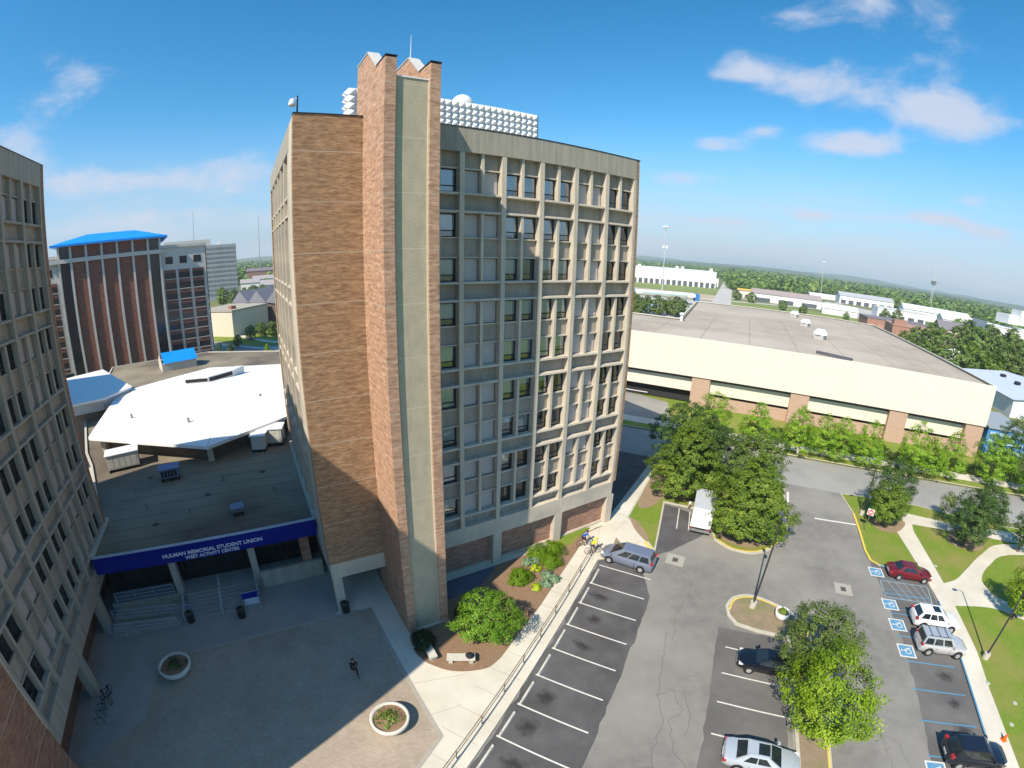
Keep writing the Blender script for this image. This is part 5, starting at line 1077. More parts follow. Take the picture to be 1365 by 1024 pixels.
bush('lime_plant', 'lime yellow plant between the round bush and the hedge', 4.2, 32.4, .48, .5, LF_L, 120, leaf=.14, n=50); bush('lime_plant', 'lime yellow plant nearest the walk below the round bush', 4.0, 29.9, .45, .5, LF_L, 121, leaf=.14, n=50)
bush('dark_bush', 'very dark bush in the shade at the foot of the concrete infill', -4.55, 23.5, .95, 1.2, LF_K, 122, leaf=.1, n=200)
bush('dark_bush', 'dark low shrub against the shaded base of the right brick fin', -1.6, 26.6, .9, 1.0, LF_K, 123, leaf=.12, n=130)
bush('red_shrub', 'small red-brown shrub behind the courtyard tree', 2.0, 26.4, .5, .6, leafmat('leaf_redbrown', (.10,.035,.02), (.17,.07,.03)), 124, leaf=.1, n=50)
# clipped evergreens far left by the office block
for i, (x, y, lb) in enumerate(((-69.5,104.8,'left one of two tall dark columnar evergreens by the office block'), (-66.0,104.5,'right one of two tall dark columnar evergreens by the office block'), (-53.6,101.2,'lone green columnar evergreen beside the tower edge'))):
    t = empty('columnar_evergreen', (x, y, 0)); tag(t, lb, 'tree'); me = crown_mesh('crown', [(.2,.7),(2,1.1),(4.5,.85),(6.4,.15)], .4, 90, 20, 130+i, LF_D if i < 2 else LF_Y, spread=.3); o = bpy.data.objects.new('crown', me); col.objects.link(o); o.parent = t; MB().tube([(0,0,0),(0,0,5)], [.1,.04], 6).build('trunk', BARK, t)
# hedge strip in front of the garage
for k in range(13):
    x, y = F(-6+k*4.4, 6.6); bush('low_hedge', '%s dark low hedge clump from the left along the garage front walk' % ordn[k], x, y, 2.3, 1.5, LF_D, 140+k, leaf=.22, n=90, z=.13)
# ---------------------------------------------------------------- vehicles
def carmat(name, c, rough=.28, metal=.35):
    m = mat(name, c, c, 1, rough=rough, metal=metal, spec=.6); p = m.node_tree.nodes['Principled BSDF']; p.inputs['Coat Weight'].default_value = .6; p.inputs['Coat Roughness'].default_value = .06; return m
def lathe_y(mb, prof, n, x, z, y0=0):
    i = len(mb.v); m_ = len(prof)
    for q in range(n):
        t = 2*math.pi*q/n; mb.v += [(x+r*math.cos(t), y0+yy, z+r*math.sin(t)) for r, yy in prof]
    for q in range(n):
        for k in range(m_-1): a = i+q*m_+k; c = i+((q+1) % n)*m_+k; mb.f.append([a, c, c+1, a+1]); mb.m.append(mb.cur)
def vehicle(name, label, cat, x, y, heading, paint, S, z=.016):
    """S: stations of the lower body (x, half width, bottom, top), cabin tuple, wheel x positions, options"""
    t = empty(name, (x, y, z), R(heading)); tag(t, label, cat)
    b = MB(); rings = []
    for (sx, hw, zl, zt) in S['body']:
        zm = (zl+zt)/2
        half = [(hw*.86, zl), (hw*.97, zl+.10), (hw, zm), (hw*.985, zt-.16), (hw*.93, zt-.05), (hw*.74, zt), (0, zt+.025)]
        ring = [(sx, p, q) for p, q in half]+[(sx, -p, q) for p, q in half[-2::-1]]; rings.append(len(b.v)); b.v += ring
    n = len(half)*2-1
    for k in range(len(rings)-1):
        for q in range(n): b.f.append([rings[k]+q, rings[k+1]+q, rings[k+1]+(q+1) % n, rings[k]+(q+1) % n]); b.m.append(0)
    b.f.append([rings[0]+q for q in range(n)]); b.m.append(0); b.f.append([rings[-1]+q for q in range(n)][::-1]); b.m.append(0)
    body = b.build('body', paint, t, smooth=True); md_ = body.modifiers.new('es', 'EDGE_SPLIT'); md_.split_angle = R(42)
    xb0, xr0, xr1, xb1, zb, zr, wb, wr = S['cabin']
    zb0 = S.get('zb0', zb); zb1 = S.get('zb1', zb)
    base = [(xb0,wb,zb0),(xb1,wb,zb1),(xb1,-wb,zb1),(xb0,-wb,zb0)]; top = [(xr0,wr,zr),(xr1,wr*.97,zr),(xr1,-wr*.97,zr),(xr0,-wr,zr)]
    xm = (xr0+xr1)/2; crown = zr+.045
    b = MB(); V = [Vector(p) for p in base+top]
    b.face([V[0],V[1],V[5],V[4]]); b.face([V[2],V[3],V[7],V[6]]); b.face([V[1],V[2],V[6],V[5]]); b.face([V[3],V[0],V[4],V[7]])
    tm = [Vector((xr0+.12,wr*.82,crown-.01)),Vector((xr1-.12,wr*.8,crown-.01)),Vector((xr1-.12,-wr*.8,crown-.01)),Vector((xr0+.12,-wr*.82,crown-.01))]
    b.face(tm[::-1] if False else tm); 
    for k in range(4): j = (k+1) % 4; b.face([V[4+k], V[4+j], tm[j], tm[k]])
    b.build('cabin', S.get('roofpaint', paint), t)
    def pane(q, s0, s1, t0, t1, off, nm):
        A, B, C, D = q; f = lambda s, u: (A*(1-s)+B*s)*(1-u)+(D*(1-s)+C*s)*u; nrm = (B-A).cross(D-A).normalized()
        pts = [f(s0,t0), f(s1,t0), f(s1,t1), f(s0,t1)]; cen = sum(pts, Vector())/4
        if nrm.dot(cen-Vector((xm,0,(zb+zr)/2))) < 0: nrm = -nrm
        g_ = MB(); lo = [p+nrm*.002 for p in pts]; hi = [p+nrm*off for p in pts]; g_.face(hi)
        for k in range(4): g_.face([lo[k], lo[(k+1) % 4], hi[(k+1) % 4], hi[k]])
        g_.build(nm, CARGLASS, t)
    pane((V[1],V[2],V[6],V[5]), .07, .93, .06, .92, .012, 'windshield'); pane((V[3],V[0],V[4],V[7]), .08, .92, .12, .88, .012, 'rear_window')
    for A, B, C, D in ((V[0],V[1],V[5],V[4]), (V[3],V[2],V[6],V[7])):
        for s0, s1 in S['side']: pane((A,B,C,D), s0, s1, .10, .86, .012, 'side_window')
    if S.get('sunroof'): MB().box(S['sunroof']-.38, S['sunroof']+.32, -.40, .40, crown-.012, crown+.004).build('sunroof', CARGLASS, t)
    if S.get('rack'):
        r_ = MB()
        for s in (-1, 1): r_.tube([(xr0+.2,s*wr*.86,crown+.05),(xr1-.25,s*wr*.86,crown+.05)], .022, 5)
        for f in (.2,.5,.8): xx = xr0+f*(xr1-xr0); r_.tube([(xx,-wr*.86,crown+.05),(xx,wr*.86,crown+.05)], .02, 5)
        r_.build('roof_rack', DKMETAL, t)
    hm_ = max(s[1] for s in S['body']); zc = S['body'][4][3]; sm_ = mat('panel_gap', (.01,.01,.012))
    for xs_ in (xb1-.45, (xr0+xr1)/2-.02, S['wheels'][0]+.62):
        for s in (-1, 1): MB().box(xs_-.009, xs_+.009, min(s*hm_*.96, s*(hm_+.002)), max(s*hm_*.96, s*(hm_+.002)), .34, zc-.20).build('door_gap', sm_, t)
    for xs_ in (xb1-.75, xb1-1.55 if len(S['side']) > 2 else xb1-1.7):
        for s in (-1, 1): MB().box(xs_-.09, xs_+.07, min(s*hm_*.97, s*(hm_+.018)), max(s*hm_*.97, s*(hm_+.018)), zc-.27, zc-.235).build('door_handle', S.get('mirror', paint), t)
    hwm = max(s[1] for s in S['body']); R_ = S.get('wr', .33); w0 = None
    for wx in S['wheels']:
        for s in (-1, 1):
            a_ = MB(); lathe_y(a_, [(R_*1.16,0),(R_*1.16,.012*s),(.01,.014*s)], 18, wx, R_+.02, s*hwm*.995); a_.build('wheel_arch', DARK, t)
            if w0 is None:
                w_ = MB(); lathe_y(w_, [(R_*.62,-.10),(R_*.96,-.10),(R_,-.07),(R_,.07),(R_*.96,.10),(R_*.62,.10)], 20, 0, 0); w0 = w_.build('wheel', RUBBER, t); rm = MB(); lathe_y(rm, [(R_*.64,.06),(R_*.60,.095),(R_*.30,.075),(R_*.12,.10),(0,.10)], 10, 0, 0); lathe_y(rm, [(R_*.64,-.06),(R_*.60,-.095),(R_*.30,-.075),(R_*.12,-.10),(0,-.10)], 10, 0, 0); rm = rm.build('rim', RIM, w0)
                w0.location = (wx, s*(hwm-.055), R_)
            else:
                c = dup(w0, t, (wx, s*(hwm-.055), R_)); dup(rm, c)
    f0 = S['body'][-1]; r0 = S['body'][0]; hf = S['body'][-3]; zf = hf[3]-.14; hr_ = S['body'][2]
    for s in (-1, 1):
        MB().box(f0[0]-.42, f0[0]-.10, min(s*hf[1]*.60, s*hf[1]*.93), max(s*hf[1]*.60, s*hf[1]*.93), zf-.055, zf+.045).build('headlight', LAMPW, t)
        zt_ = S.get('tail', r0[3]-.12); MB().box(r0[0]+.0, r0[0]+.22, min(s*hr_[1]*.66, s*hr_[1]*.96), max(s*hr_[1]*.66, s*hr_[1]*.96), zt_-.10, zt_+.10).build('taillight', LAMPR, t)
        MB().extr([(xb1-.32, zb1+.02), (xb1-.12, zb1+.02), (xb1-.15, zb1+.17), (xb1-.30, zb1+.17)], 'y', min(s*hwm*.98, s*(hwm+.17)), max(s*hwm*.98, s*(hwm+.17))).build('mirror', S.get('mirror', paint), t)
    MB().box(f0[0]-.03, f0[0]+.025, -hf[1]*.45, hf[1]*.45, f0[2]+.02, f0[3]-.08).build('grille', DKMETAL if not S.get('chrome') else RIM, t)
    MB().box(r0[0]-.03, r0[0]+.02, -.26, .26, r0[2]+.08, r0[2]+.22).build('number_plate', mat('plate', (.55,.57,.6)), t)
    return t
SEDAN = dict(body=[(-2.40,.62,.42,.86),(-2.33,.80,.28,.96),(-1.95,.88,.22,1.0),(-1.2,.90,.20,1.0),(0,.91,.20,.97),(1.1,.90,.20,.93),(1.8,.87,.22,.84),(2.25,.78,.26,.74),(2.38,.60,.34,.62)],
             cabin=(-1.75,-1.05,.25,1.12,.95,1.43,.80,.60), side=[(.17,.46),(.49,.80)], wheels=(-1.38,1.42), wr=.33)
def var(S, **k): d = dict(S); d.update(k); return d
VAN = dict(body=[(-2.50,.72,.42,.98),(-2.45,.88,.28,1.10),(-2.0,.95,.22,1.12),(-1.0,.97,.20,1.10),(0.4,.97,.20,1.06),(1.4,.95,.20,1.02),(2.0,.90,.22,.93),(2.42,.78,.26,.78),(2.52,.60,.34,.64)],
           cabin=(-2.42,-2.12,.45,1.62,1.06,1.72,.88,.70), side=[(.06,.30),(.33,.57),(.60,.84)], wheels=(-1.5,1.5), wr=.35, zb1=.99, tail=1.15)
SUV = dict(body=[(-2.28,.74,.46,1.0),(-2.22,.88,.32,1.10),(-1.9,.93,.28,1.10),(-1.0,.94,.26,1.08),(.3,.94,.26,1.05),(1.1,.93,.26,1.03),(1.75,.90,.28,.97),(2.15,.82,.32,.88),(2.28,.66,.40,.74)],
           cabin=(-2.16,-1.70,.35,1.12,1.04,1.62,.84,.66), side=[(.08,.34),(.37,.60),(.63,.84)], wheels=(-1.35,1.38), wr=.37, tail=1.05)
BOXY = var(SUV, cabin=(-2.22,-2.05,.40,.95,1.06,1.74,.87,.74), side=[(.05,.30),(.34,.60),(.64,.90)], rack=True, roofpaint=carmat('silver_roof', (.50,.53,.56)))
vehicle('minivan', 'blue-grey minivan in the end stall beside the pale walk', 'van', 12.75, 33.3, 146.5, carmat('paint_bluegrey', (.22,.25,.33)), VAN)
vehicle('sedan', 'dark red sedan beside the blue hatched bay', 'car', 40.9, 26.15, -27, carmat('paint_red', (.20,.012,.02)), var(SEDAN, chrome=True))
vehicle('crossover', 'bright white rounded crossover with a dark sunroof on the right', 'car', 37.95, 19.75, -27.5, carmat('paint_white', (.80,.80,.80), metal=0), var(SUV, sunroof=-.25))
vehicle('boxy_suv', 'silver boxy sport utility with a roof rack next to the white crossover', 'car', 36.05, 17.15, -27, carmat('paint_silver', (.62,.60,.58)), BOXY)
vehicle('black_sedan', 'shiny black sedan parked nose-out under the median trees', 'car', 20.0, 19.5, 153, carmat('paint_black', (.006,.007,.012), rough=.15, metal=.1), var(SEDAN, chrome=True))
vehicle('silver_sedan', 'silver sedan with a sunroof cut by the bottom edge', 'car', 16.0, 12.45, -27, carmat('paint_lightsilver', (.58,.62,.66)), var(SEDAN, sunroof=-.1))
vehicle('dark_suv', 'near-black sport utility in the bottom right corner', 'car', 30.6, 8.1, -27, carmat('paint_nearblack', (.012,.014,.024), rough=.2, metal=.1), SUV)
# white box truck at the island
t = empty('box_truck', (21.55, 37.2, .016), R(62)); tag(t, 'white box truck backed up beside the island trees', 'truck')
BW = carmat('truck_white', (.80,.80,.79), metal=0)
MB().box(0, 4.3, -1.08, 1.08, .72, 3.0).build('cargo_box', BW, t); b = MB(); b.box(-.02, 4.32, -1.1, 1.1, 3.0, 3.04); b.build('box_roof', mat('truck_roof', (.50,.52,.54)), t)
MB().box(-.03,-.002,-1.0,1.0,.85,2.9).build('rear_door', WHITE, t); MB().box(-.35,.0,-1.0,1.0,.42,.58).build('step_bumper', GREYM, t)
for s in (-1, 1): MB().box(-.05,-.0,s*.92-.08,s*.92+.08,.6,.78).build('taillight', LAMPR, t)
MB().extr([(4.35,.6),(6.1,.6),(6.2,1.15),(5.6,1.35),(5.2,2.05),(4.35,2.1)], 'y', -.95, .95).build('cab', BW, t); MB().extr([(5.63,1.36),(5.66,1.37),(5.26,2.04),(5.23,2.03)], 'y', -.85, .85).build('windshield', CARGLASS, t)
MB().box(-.1,5.9,-.5,.5,.45,.7).build('chassis', DKMETAL, t)
for wx in (.95, 5.2):
    for s in (-1, 1): w_ = MB(); lathe_y(w_, [(0,.12),(.25,.12),(.42,.12),(.42,-.12),(.25,-.12),(0,-.12)], 18, 0, 0); o = w_.build('wheel', RUBBER, t, loc=(wx, s*.9, .42)); rm = MB(); lathe_y(rm, [(.24,.10*s),(.22,.13*s),(0,.11*s)], 10, 0, 0); rm.build('rim', RIM, o)
# ---------------------------------------------------------------- street furniture
def lamp(label, x, y, h, arms, heads, z=.15, lean=0):
    t = empty('lamp_post', (x, y, z)); tag(t, label, 'street lamp')
    MB().tube([(0,0,0),(0,0,.55)], [.30,.28], 14).build('concrete_base', KERB, t); MB().tube([(0,0,.5),(0,0,h)], [.085,.055], 8).build('pole', mat('pole_bronze', (.045,.042,.045), rough=.5), t)
    for a, L_ in arms:
        c, s = math.cos(R(a)), math.sin(R(a)); MB().tube([(0,0,h-.05),(c*L_*.5,s*L_*.5,h+.12),(c*L_,s*L_,h+.1)], .035, 6).build('arm', mat('pole_bronze', (.045,.042,.045)), t)
        o = MB().box(-.24,.24,-.14,.14,-.07,.06).build('lamp_head', mat('head_bronze', (.10,.11,.14), rough=.4), t, loc=(c*(L_+.25), s*(L_+.25), h+.08), rz=R(a)); MB().box(-.19,.19,-.10,.10,-.09,-.07).build('lens', LAMPW, o)
    return t
lamp('tall two-headed lamp post on the bare soil island in the car park', 21.91, 25.86, 8.8, [(70,.25),(-110,.25)], 2)
lamp('tall lamp post on a concrete foot on the right lawn', 39.76, 14.76, 9.6, [(150,.6)], 1, z=.13)
lamp('slim lamp post at the lot exit beside the wide green tree', 44.2, 37.7, 5.2, [(160,.7)], 1, z=.13)
# wheel stops
w0 = None
od = ['first','second','third','fourth','fifth','sixth','seventh','eighth','ninth','tenth','eleventh','twelfth']
n = 0
for k in range(6, -6, -1):
    x, y = K(k*2.76+1.38-.35, .52)
    lb = '%s white wheel stop from the minivan end of the long row' % od[n]
    if w0 is None:
        w0 = empty('wheel_stop', (x, y, .016), R(60.85)); MB().extr([(-.10,0),(.10,0),(.06,.12),(-.06,.12)], 'x', -1.02, 1.02).build('bar', WKERB, w0); b = MB(); b.tube([(-.7,0,.12),(-.7,0,.128)], .03, 6); o = b.build('bolt', DKMETAL, w0); o2 = dup(o, w0, (1.4,0,0)); c = w0
    else: c = dup_tree(w0, (x, y, .016))
    tag(c, lb, 'wheel stop', 'white wheel stops along the pale walk'); n += 1
# hand rail between the walk and the stalls
t = empty('walk_railing', (0,0,.12)); tag(t, 'low dark pipe railing running along the car park side of the walk', 'railing')
RB_ = mat('railing_bronze', (.11,.085,.06), rough=.5); p0, p1 = K(20.2,-.80), K(-14,-.80)
pst = None
for k in range(13):
    f = k/12; x = p0[0]+(p1[0]-p0[0])*f; y = p0[1]+(p1[1]-p0[1])*f
    if pst is None: pst = MB().tube([(0,0,0),(0,0,.95)], .03, 6).build('post', RB_, t, loc=(x,y,0))
    else: dup(pst, t, (x,y,0))
for z in (.95,.5): MB().tube([(p0[0],p0[1],z),(p1[0],p1[1],z)], .025, 6).build('rail', RB_, t)
# big round planters
def planter(label, x, y, r, h, m, seed, leafm, z=.13):
    t = empty('planter', (x, y, z)); tag(t, label, 'planter'); MB().lathe([(0,.02),(r*.72,.0),(r*.95,h*.55),(r,h),(r*.86,h),(r*.84,h-.12),(0,h-.13)], 36).build('bowl', m, t, smooth=True)
    MB().lathe([(r*.845,h-.115),(0,h-.08)], 24).build('soil', MULCH, t)
    me = crown_mesh('flowers', [(0,r*.78),(.12,r*.7),(.3,r*.3)], .10, 70, 14, seed, leafm, spread=.16, inner=.7); o = bpy.data.objects.new('flowers', me); col.objects.link(o); o.parent = t; o.location = (0,0,h-.10); return t
PLW = mat('planter_cream', (.66,.62,.53), (.56,.53,.46), 2)
LFP = leafmat('leaf_planter', (.09,.17,.02), (.26,.36,.06), (.6,.55,.35))
planter('large round cream planter in the sunlight on the paved plaza', -5.75, 16.65, 1.22, .72, PLW, 201, LFP)
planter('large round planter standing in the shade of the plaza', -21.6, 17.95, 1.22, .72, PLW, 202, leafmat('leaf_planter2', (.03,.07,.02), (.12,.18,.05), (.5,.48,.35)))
planter('white tub of green plants on the lamp island', 23.75, 24.1, .62, .75, WHITE, 203, LFP, z=.15)
# stone benches in the mulch bed
for lb, x, y, a, l in (('pale stone bench at an angle beside the dark bush', -4.05, 22.75, -62, 1.9), ('pale stone bench with a dark bag lying on its right end', -1.75, 22.05, 2, 1.95)):
    t = empty('stone_bench', (x, y, .17), R(a)); tag(t, lb, 'bench'); MB().box(-l/2,l/2,-.28,.28,.34,.50).build('seat', mat('bench_stone', (.60,.56,.47), (.5,.47,.4), 3, bump=.3), t)
    for s in (-1, 1): MB().box(s*l*.36-.14,s*l*.36+.14,-.24,.24,-.05,.335).build('leg', KERB, t)
t = empty('dark_bag', (-1.15, 22.08, .67)); tag(t, 'dark rumpled bag lying on the stone bench', 'bag'); MB().lathe([(0,0),(.26,.02),(.30,.12),(.20,.24),(.06,.27),(0,.27)], 12).build('sack', mat('bag_cloth', (.02,.02,.025)), t, smooth=True); MB().tube([(-.1,0,.25),(0,0,.38),(.1,0,.25)], .015, 5).build('strap', DKMETAL, t)
# bins
def bin_(label, x, y, z=.12):
    t = empty('litter_bin', (x, y, z)); tag(t, label, 'litter bin'); MB().tube([(0,0,0),(0,0,.85)], [.30,.33], 16).build('drum', DKMETAL, t); MB().lathe([(.36,.85),(.34,.93),(.16,1.02),(.15,.98)], 16).build('lid', mat('bin_lid', (.05,.05,.055)), t)
bin_('black litter bin at the foot of the tower corner pillar', -11.05, 26.35); x, y = UW(-12.1, -2.6); bin_('black litter bin in front of the union ramp rail', x, y); x, y = UW(-7.9, -1.9); bin_('small dark bin below the union notice board', x, y)
# signs
t = empty('no_entry_sign', (42.0, 34.6, .13), R(-50)); tag(t, 'white square sign with a red disc and white bar in front of the exit trees', 'sign')
MB().tube([(0,0,0),(0,0,2.7)], .035, 6).build('post', GREYM, t); MB().box(-.38,.38,-.06,-.04,1.95,2.71).build('plate', WMETAL, t)
b = MB(); b.extr([(.33*math.cos(R(a)), 2.33+.33*math.sin(R(a))) for a in range(0, 360, 15)], 'y', -.075, -.061); b.build('red_disc', mat('sign_red', (.55,.02,.03)), t); MB().box(-.23,.23,-.082,-.076,2.27,2.39).build('white_bar', WMETAL, t)
textmesh('DO NOT', .13, .002, 'lettering', WMETAL, t, T((0,-.079,2.50)) @ RX); textmesh('ENTER', .13, .002, 'lettering', WMETAL, t, T((0,-.079,2.16)) @ RX)
x, y = F(-.2, 1.2); t = empty('white_bench', (x, y, .13), R(-29.5)); tag(t, 'white slatted bench facing the street on the far verge', 'bench')
for k in range(3): MB().box(-1.25,1.25,-.28+k*.19,-.14+k*.19,.45,.50).build('seat_slat', WMETAL, t)
for k in range(3): MB().box(-1.25,1.25,.30,.34,.62+k*.20,.76+k*.20).build('back_slat', WMETAL, t)
for s in (-1, 1): b = MB(); b.box(s*1.1-.14,s*1.1+.14,-.30,.32,0,.45); b.box(s*1.1-.07,s*1.1+.07,.25,.295,.45,1.25); b.build('leg', WMETAL, t)
t = empty('fire_hydrant', (22.4, 45.1-3.0, .15)); tag(t, 'small white-topped hydrant on the bare ground behind the truck stalls', 'hydrant')
MB().tube([(0,0,0),(0,0,.62)], [.13,.11], 10).build('barrel', mat('hydrant_brown', (.20,.12,.09)), t); MB().lathe([(.16,.6),(.14,.75),(.05,.86),(0,.87)], 10).build('bonnet', WMETAL, t); MB().tube([(-.2,0,.42),(.2,0,.42)], .06, 8).build('outlet', WMETAL, t)
t = empty('traffic_cone', (34.35, 8.2, .13)); tag(t, 'orange cone on the grass by the right-hand walk', 'cone'); MB().box(-.2,.2,-.2,.2,0,.04).build('base', mat('cone_orange', (.85,.13,.01)), t); MB().lathe([(.16,.04),(.04,.62),(0,.62)], 14).build('body', mat('cone_orange', (.85,.13,.01)), t)
for i, (x, y) in enumerate(((37.6,12.6),(38.3,10.2),(36.2,8.9),(45.8,26.6))):
    t = empty('lawn_cap', (x, y, .13)); tag(t, ['pale round cap in the grass right of the lawn lamp', 'pale round cap near the right edge of the grass', 'pale round cap in the grass by the orange cone', 'pale round cap on the lawn above the curved walk'][i], 'ground cap'); MB().lathe([(.16,0),(.16,.05),(.05,.08),(0,.08)], 14).build('lid', mat('cap_pale', (.42,.45,.36)), t); MB().lathe([(.2,0),(.2,.02),(.16,.021)], 14).build('ring', KERB, t)
# ---------------------------------------------------------------- people and bicycles
SKIN = mat('skin', (.50,.30,.21), rough=.6)
def skin_mesh(name, chains, m, parent, sub=1):
    """chains: list of polylines [(x,y,z,r),...]; vertices at identical places are shared, the first one is the root"""
    vs, rs, es, idx = [], [], [], {}
    for c in chains:
        pr = None
        for (x, y, z, r) in c:
            k = (round(x,4), round(y,4), round(z,4))
            if k not in idx: idx[k] = len(vs); vs.append((x,y,z)); rs.append(r)
            if pr is not None and pr != idx[k]: es.append((pr, idx[k]))
            pr = idx[k]
    me = bpy.data.meshes.new(name); me.from_pydata(vs, es, []); o = bpy.data.objects.new(name, me); col.objects.link(o); o.parent = parent
    s = o.modifiers.new('skin', 'SKIN'); s.use_smooth_shade = True
    for i, r in enumerate(rs): me.skin_vertices[0].data[i].radius = (r, r)
    me.skin_vertices[0].data[0].use_root = True
    if sub: sm = o.modifiers.new('sub', 'SUBSURF'); sm.levels = sub; sm.render_levels = sub
    me.materials.append(m); return o
def lerp(a, b, f): return tuple(a[i]+(b[i]-a[i])*f for i in range(3))
def person(label, x, y, z, rz, J, shirt, legs, hair, shoe, sleeves='short', legwear='long'):
    t = empty('person', (x, y, z), rz); tag(t, label, 'person')
    p, ch, nk, hd = J['pelvis'], J['chest'], J['neck'], J['head']
    H_ = lambda q, r: (*q, r)
    ch_ = [[H_(p,.12), H_(lerp(p,ch,.5),.115), H_(ch,.13), H_(nk,.055), H_(lerp(nk,hd,.45),.055), H_(hd,.095), (hd[0], hd[1], hd[2]+.09, .075)]]
    for s in ('l', 'r'):
        sh, el, ha = J['sh'+s], J['el'+s], J['ha'+s]; hp, kn, an, to = J['hp'+s], J['kn'+s], J['an'+s], J['to'+s]
        ch_.append([H_(ch,.13), H_(sh,.06), H_(lerp(sh,el,.5),.047), H_(el,.038), H_(lerp(el,ha,.6),.032), H_(ha,.024)])
        d = Vector(ha)-Vector(el); d.normalize(); sd = d.cross(Vector((0,0,1))); sd = sd.normalized() if sd.length > .1 else Vector((0,1,0)); dn = Vector((0,0,-1))
        pm = Vector(ha)+d*.05; ch_.append([H_(ha,.024), (*pm,.030)])
        for q, L_ in ((-.03,.062),(-.01,.075),(.01,.072),(.03,.058)):
            a = pm+sd*q+d*.03; b_ = a+d*L_*.5+dn*.006; c_ = b_+d*L_*.4+dn*.02; ch_.append([(*pm,.030), (*a,.0095), (*b_,.0085), (*c_,.0075)])
        a = pm+sd*(-.04 if s == 'l' else .04)-d*.01; ch_.append([(*pm,.030), (*a,.011), (*(a+d*.04+dn*.012),.009)])
        ch_.append([H_(p,.12), H_(hp,.085), H_(lerp(hp,kn,.5),.072), H_(kn,.055), H_(lerp(kn,an,.35),.053), H_(an,.036), H_(to,.030)])
    body = skin_mesh('body', ch_, SKIN, t)
    f = Vector(J.get('face', (1,0,0))).normalized(); hv = Vector(hd); sd = f.cross(Vector((0,0,1))).normalized()
    fb = MB(); c = hv+f*.085+Vector((0,0,.01)); fb.face([c-sd*.013, c+sd*.013, c+f*.028-Vector((0,0,.028))]); fb.face([c-sd*.013, c+f*.028-Vector((0,0,.028)), c-sd*.013-Vector((0,0,.035))]); fb.face([c+sd*.013, c+sd*.013-Vector((0,0,.035)), c+f*.028-Vector((0,0,.028))]); fb.build('nose', SKIN, t)
    for s in (-1, 1): e = MB(); q = hv+f*.09+sd*s*.032+Vector((0,0,.022)); e.box(q.x-.008,q.x+.008,q.y-.008,q.y+.008,q.z-.005,q.z+.005); e.build('eye', DARK, t); e = MB(); q = hv+sd*s*.095; e.box(q.x-.018,q.x+.018,q.y-.01,q.y+.01,q.z-.03,q.z+.03); e.build('ear', SKIN, t)
    e = MB(); q = hv+f*.088-Vector((0,0,.045)); e.box(q.x-.01,q.x+.01,q.y-.02,q.y+.02,q.z-.005,q.z+.005); e.build('mouth', mat('lips', (.35,.12,.10)), t)
    skin_mesh('hair', [[(hd[0]-f.x*.02, hd[1]-f.y*.02, hd[2]+.035, .10), (hd[0]-f.x*.045, hd[1]-f.y*.045, hd[2]+.10, .085)], [(hd[0]-f.x*.02, hd[1]-f.y*.02, hd[2]+.035, .10), (hd[0]-f.x*.05, hd[1]-f.y*.05, hd[2]-.03, .07)]], hair, t)
    sc_ = [[H_(lerp(p,ch,.02),.135), H_(lerp(p,ch,.5),.135), H_(ch,.155), H_(lerp(ch,nk,.7),.085)]]
    for s in ('l', 'r'):
        sh, el, ha = J['sh'+s], J['el'+s], J['ha'+s]; q = [H_(ch,.155), H_(sh,.078), H_(lerp(sh,el,.6),.064)]
        if sleeves == 'long': q += [H_(el,.052), H_(lerp(el,ha,.9),.038)]
        sc_.append(q)
    skin_mesh('shirt', sc_, shirt, t)
    lg = []
    for s in ('l', 'r'):
        hp, kn, an = J['hp'+s], J['kn'+s], J['an'+s]; q = [H_(p,.14), H_(hp,.105), H_(lerp(hp,kn,.5),.09)]
        q += [H_(kn,.072), H_(lerp(kn,an,.9),.055)] if legwear == 'long' else [H_(lerp(hp,kn,.85),.082)]
        lg.append(q)
    skin_mesh('trousers' if legwear == 'long' else 'shorts', lg, legs, t)
    for s in ('l', 'r'): an, to = J['an'+s], J['to'+s]; skin_mesh('shoe', [[(an[0], an[1], an[2]-.02, .045), (*lerp(an,to,.6),.042), (*to,.036)]], shoe, t)
    return t
# walking figure, facing +x
WALK = dict(pelvis=(0,0,.93), chest=(.03,0,1.30), neck=(.04,0,1.47), head=(.07,0,1.60), shl=(.03,.19,1.40), shr=(.03,-.19,1.40), ell=(-.08,.24,1.13), elr=(.14,-.24,1.14), hal=(-.02,.26,.90), har=(.32,-.22,.96),
            hpl=(0,.09,.88), hpr=(0,-.09,.88), knl=(.22,.10,.50), knr=(-.05,-.10,.47), anl=(.24,.10,.09), anr=(-.32,-.10,.16), tol=(.40,.11,.05), tor=(-.20,-.10,.05))
person('person in dark clothes walking alone across the shaded plaza', -8.75, 20.2, .132, R(-60), WALK, mat('cloth_black', (.018,.018,.022)), mat('cloth_dkgrey', (.022,.022,.03)), mat('hair_dark', (.02,.014,.01)), mat('shoe_dark', (.02,.02,.02)), sleeves='long')
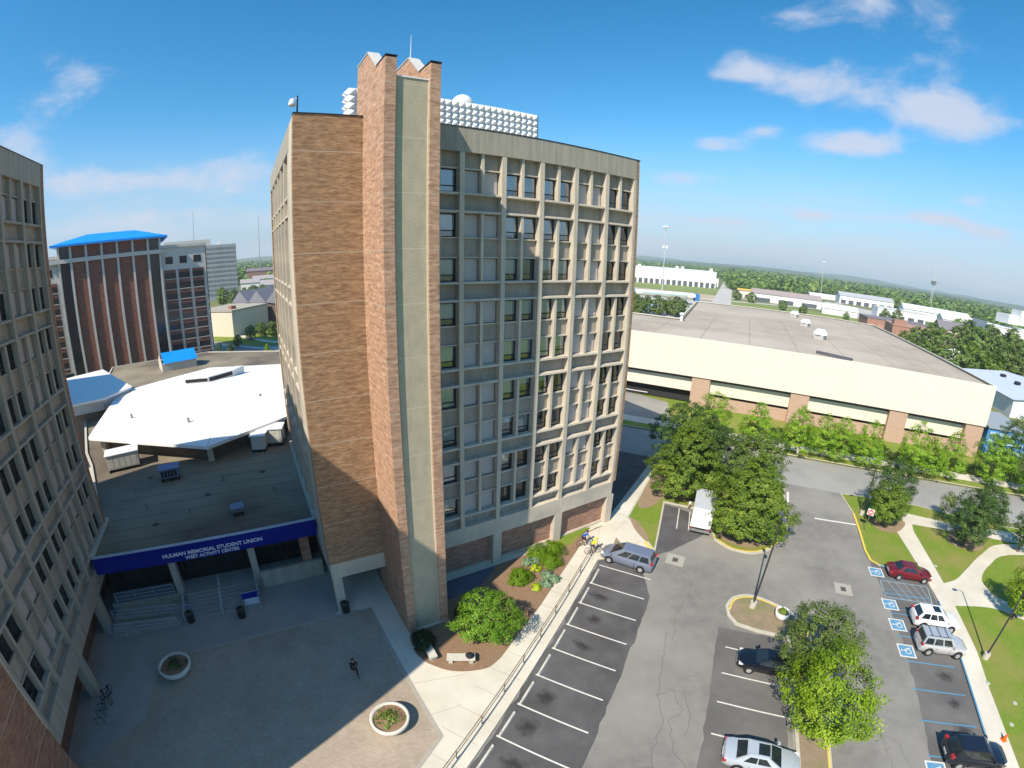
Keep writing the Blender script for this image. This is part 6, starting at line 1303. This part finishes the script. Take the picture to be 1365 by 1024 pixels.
# rider on a bicycle, facing +x; saddle at .93
RIDE = dict(pelvis=(-.22,0,1.02), chest=(.06,0,1.36), neck=(.16,0,1.50), head=(.24,0,1.61), shl=(.10,.18,1.43), shr=(.10,-.18,1.43), ell=(.26,.25,1.22), elr=(.26,-.25,1.22), hal=(.43,.24,1.08), har=(.43,-.24,1.08),
            hpl=(-.18,.09,.98), hpr=(-.18,-.09,.98), knl=(.20,.11,.74), knr=(.10,-.11,.60), anl=(.10,.11,.40), anr=(-.02,-.11,.22), tol=(.24,.11,.36), tor=(.12,-.11,.17))
def bicycle(label, x, y, z, rz, m):
    t = empty('bicycle', (x, y, z), rz); tag(t, label, 'bicycle')
    for wx in (-.52, .52):
        w_ = MB(); lathe_y(w_, [(.345,-.02),(.36,0),(.345,.02),(.325,.02),(.325,-.02),(.345,-.02)], 24, 0, 0); o = w_.build('wheel', RUBBER, t, loc=(wx,0,.36)); s_ = MB()
        for k in range(10): a = k*math.pi/5; s_.tube([(0,0,0),(.33*math.cos(a),0,.33*math.sin(a))], .004, 3)
        s_.build('spokes', RIM, o)
    b = MB()
    for p, q in (((-.52,0,.36),(-.10,0,.30)), ((-.10,0,.30),(-.24,0,.88)), ((-.10,0,.30),(.36,0,.78)), ((-.22,0,.80),(.34,0,.88)), ((.34,0,.92),(.52,0,.36)), ((-.52,0,.36),(-.22,0,.78))): b.tube([p, q], .02, 6)
    b.build('frame', m, t); MB().tube([(.40,-.28,1.02),(.34,-.05,.99),(.34,.05,.99),(.40,.28,1.02)], .014, 6).build('handlebar', DKMETAL, t); MB().box(-.36,-.12,-.07,.07,.89,.94).build('saddle', DKMETAL, t)
    b = MB(); b.tube([(-.10,-.10,.22),(-.10,.10,.38)], .012, 5); b.box(-.15,-.03,.08,.17,.36,.39); b.box(-.15,-.03,-.17,-.08,.20,.23); b.build('crank', DKMETAL, t)
for (x, y, a, lb, sm, m2, hm) in ((9.15,36.0,16,'blue','shirt_blue',(.01,.10,.45),(.10,.06,.03)), (9.75,34.75,10,'yellow','shirt_yellow',(.80,.78,.02),(.75,.72,.05))):
    bicycle('dark bicycle under the rider in the %s shirt' % lb, x, y, .125, R(a), mat('bike_'+lb, (.05,.05,.06)))
    person('cyclist in a bright %s shirt on the walk by the minivan' % lb, x, y, .125, R(a), RIDE, mat(sm, m2), mat('shorts_dark', (.03,.03,.035)) if lb == 'blue' else mat('shorts_grey', (.12,.12,.12)), mat('hair_'+lb, hm), mat('shoe_grey', (.3,.3,.3)), legwear='short')
# bicycles left in the dark arcade of the left tower
x, y = UW(-18.3, 4.2); bicycle('dark bicycle leaning in the gloom beside the left tower pillar', x, y, .125, R(-58), mat('bike_black', (.012,.012,.015))); x, y = UW(-17.9, 3.9); bicycle('second bicycle with a bluish frame parked outside the left tower arcade', x, y, .125, R(-52), mat('bike_bluish', (.03,.05,.12)))
x, y = UW(-18.6, 4.9); t = empty('bike_rack', (x, y, .125), R(-60)); tag(t, 'low dark hoop rack holding the parked bicycles by the left tower', 'bike rack')
for k in range(3): MB().tube([(k*.6,0,0),(k*.6,0,.7),(k*.6,.5,.7),(k*.6,.5,0)], .025, 6).build('hoop', DKMETAL, t)
# ---------------------------------------------------------------- air
HZ = bpy.data.materials.new('haze_air'); HZ.use_nodes = True; q = HZ.node_tree; q.nodes.clear(); o_ = q.nodes.new('ShaderNodeOutputMaterial'); pv = q.nodes.new('ShaderNodeVolumePrincipled'); pv.inputs['Color'].default_value = (.84,.92,1.0,1); pv.inputs['Density'].default_value = .00016; pv.inputs['Anisotropy'].default_value = .2; q.links.new(pv.outputs[0], o_.inputs['Volume'])
hz = MB().box(-9500,9500,-9500,9500,-2.0,90).build('haze', HZ); hz['kind'] = 'stuff'
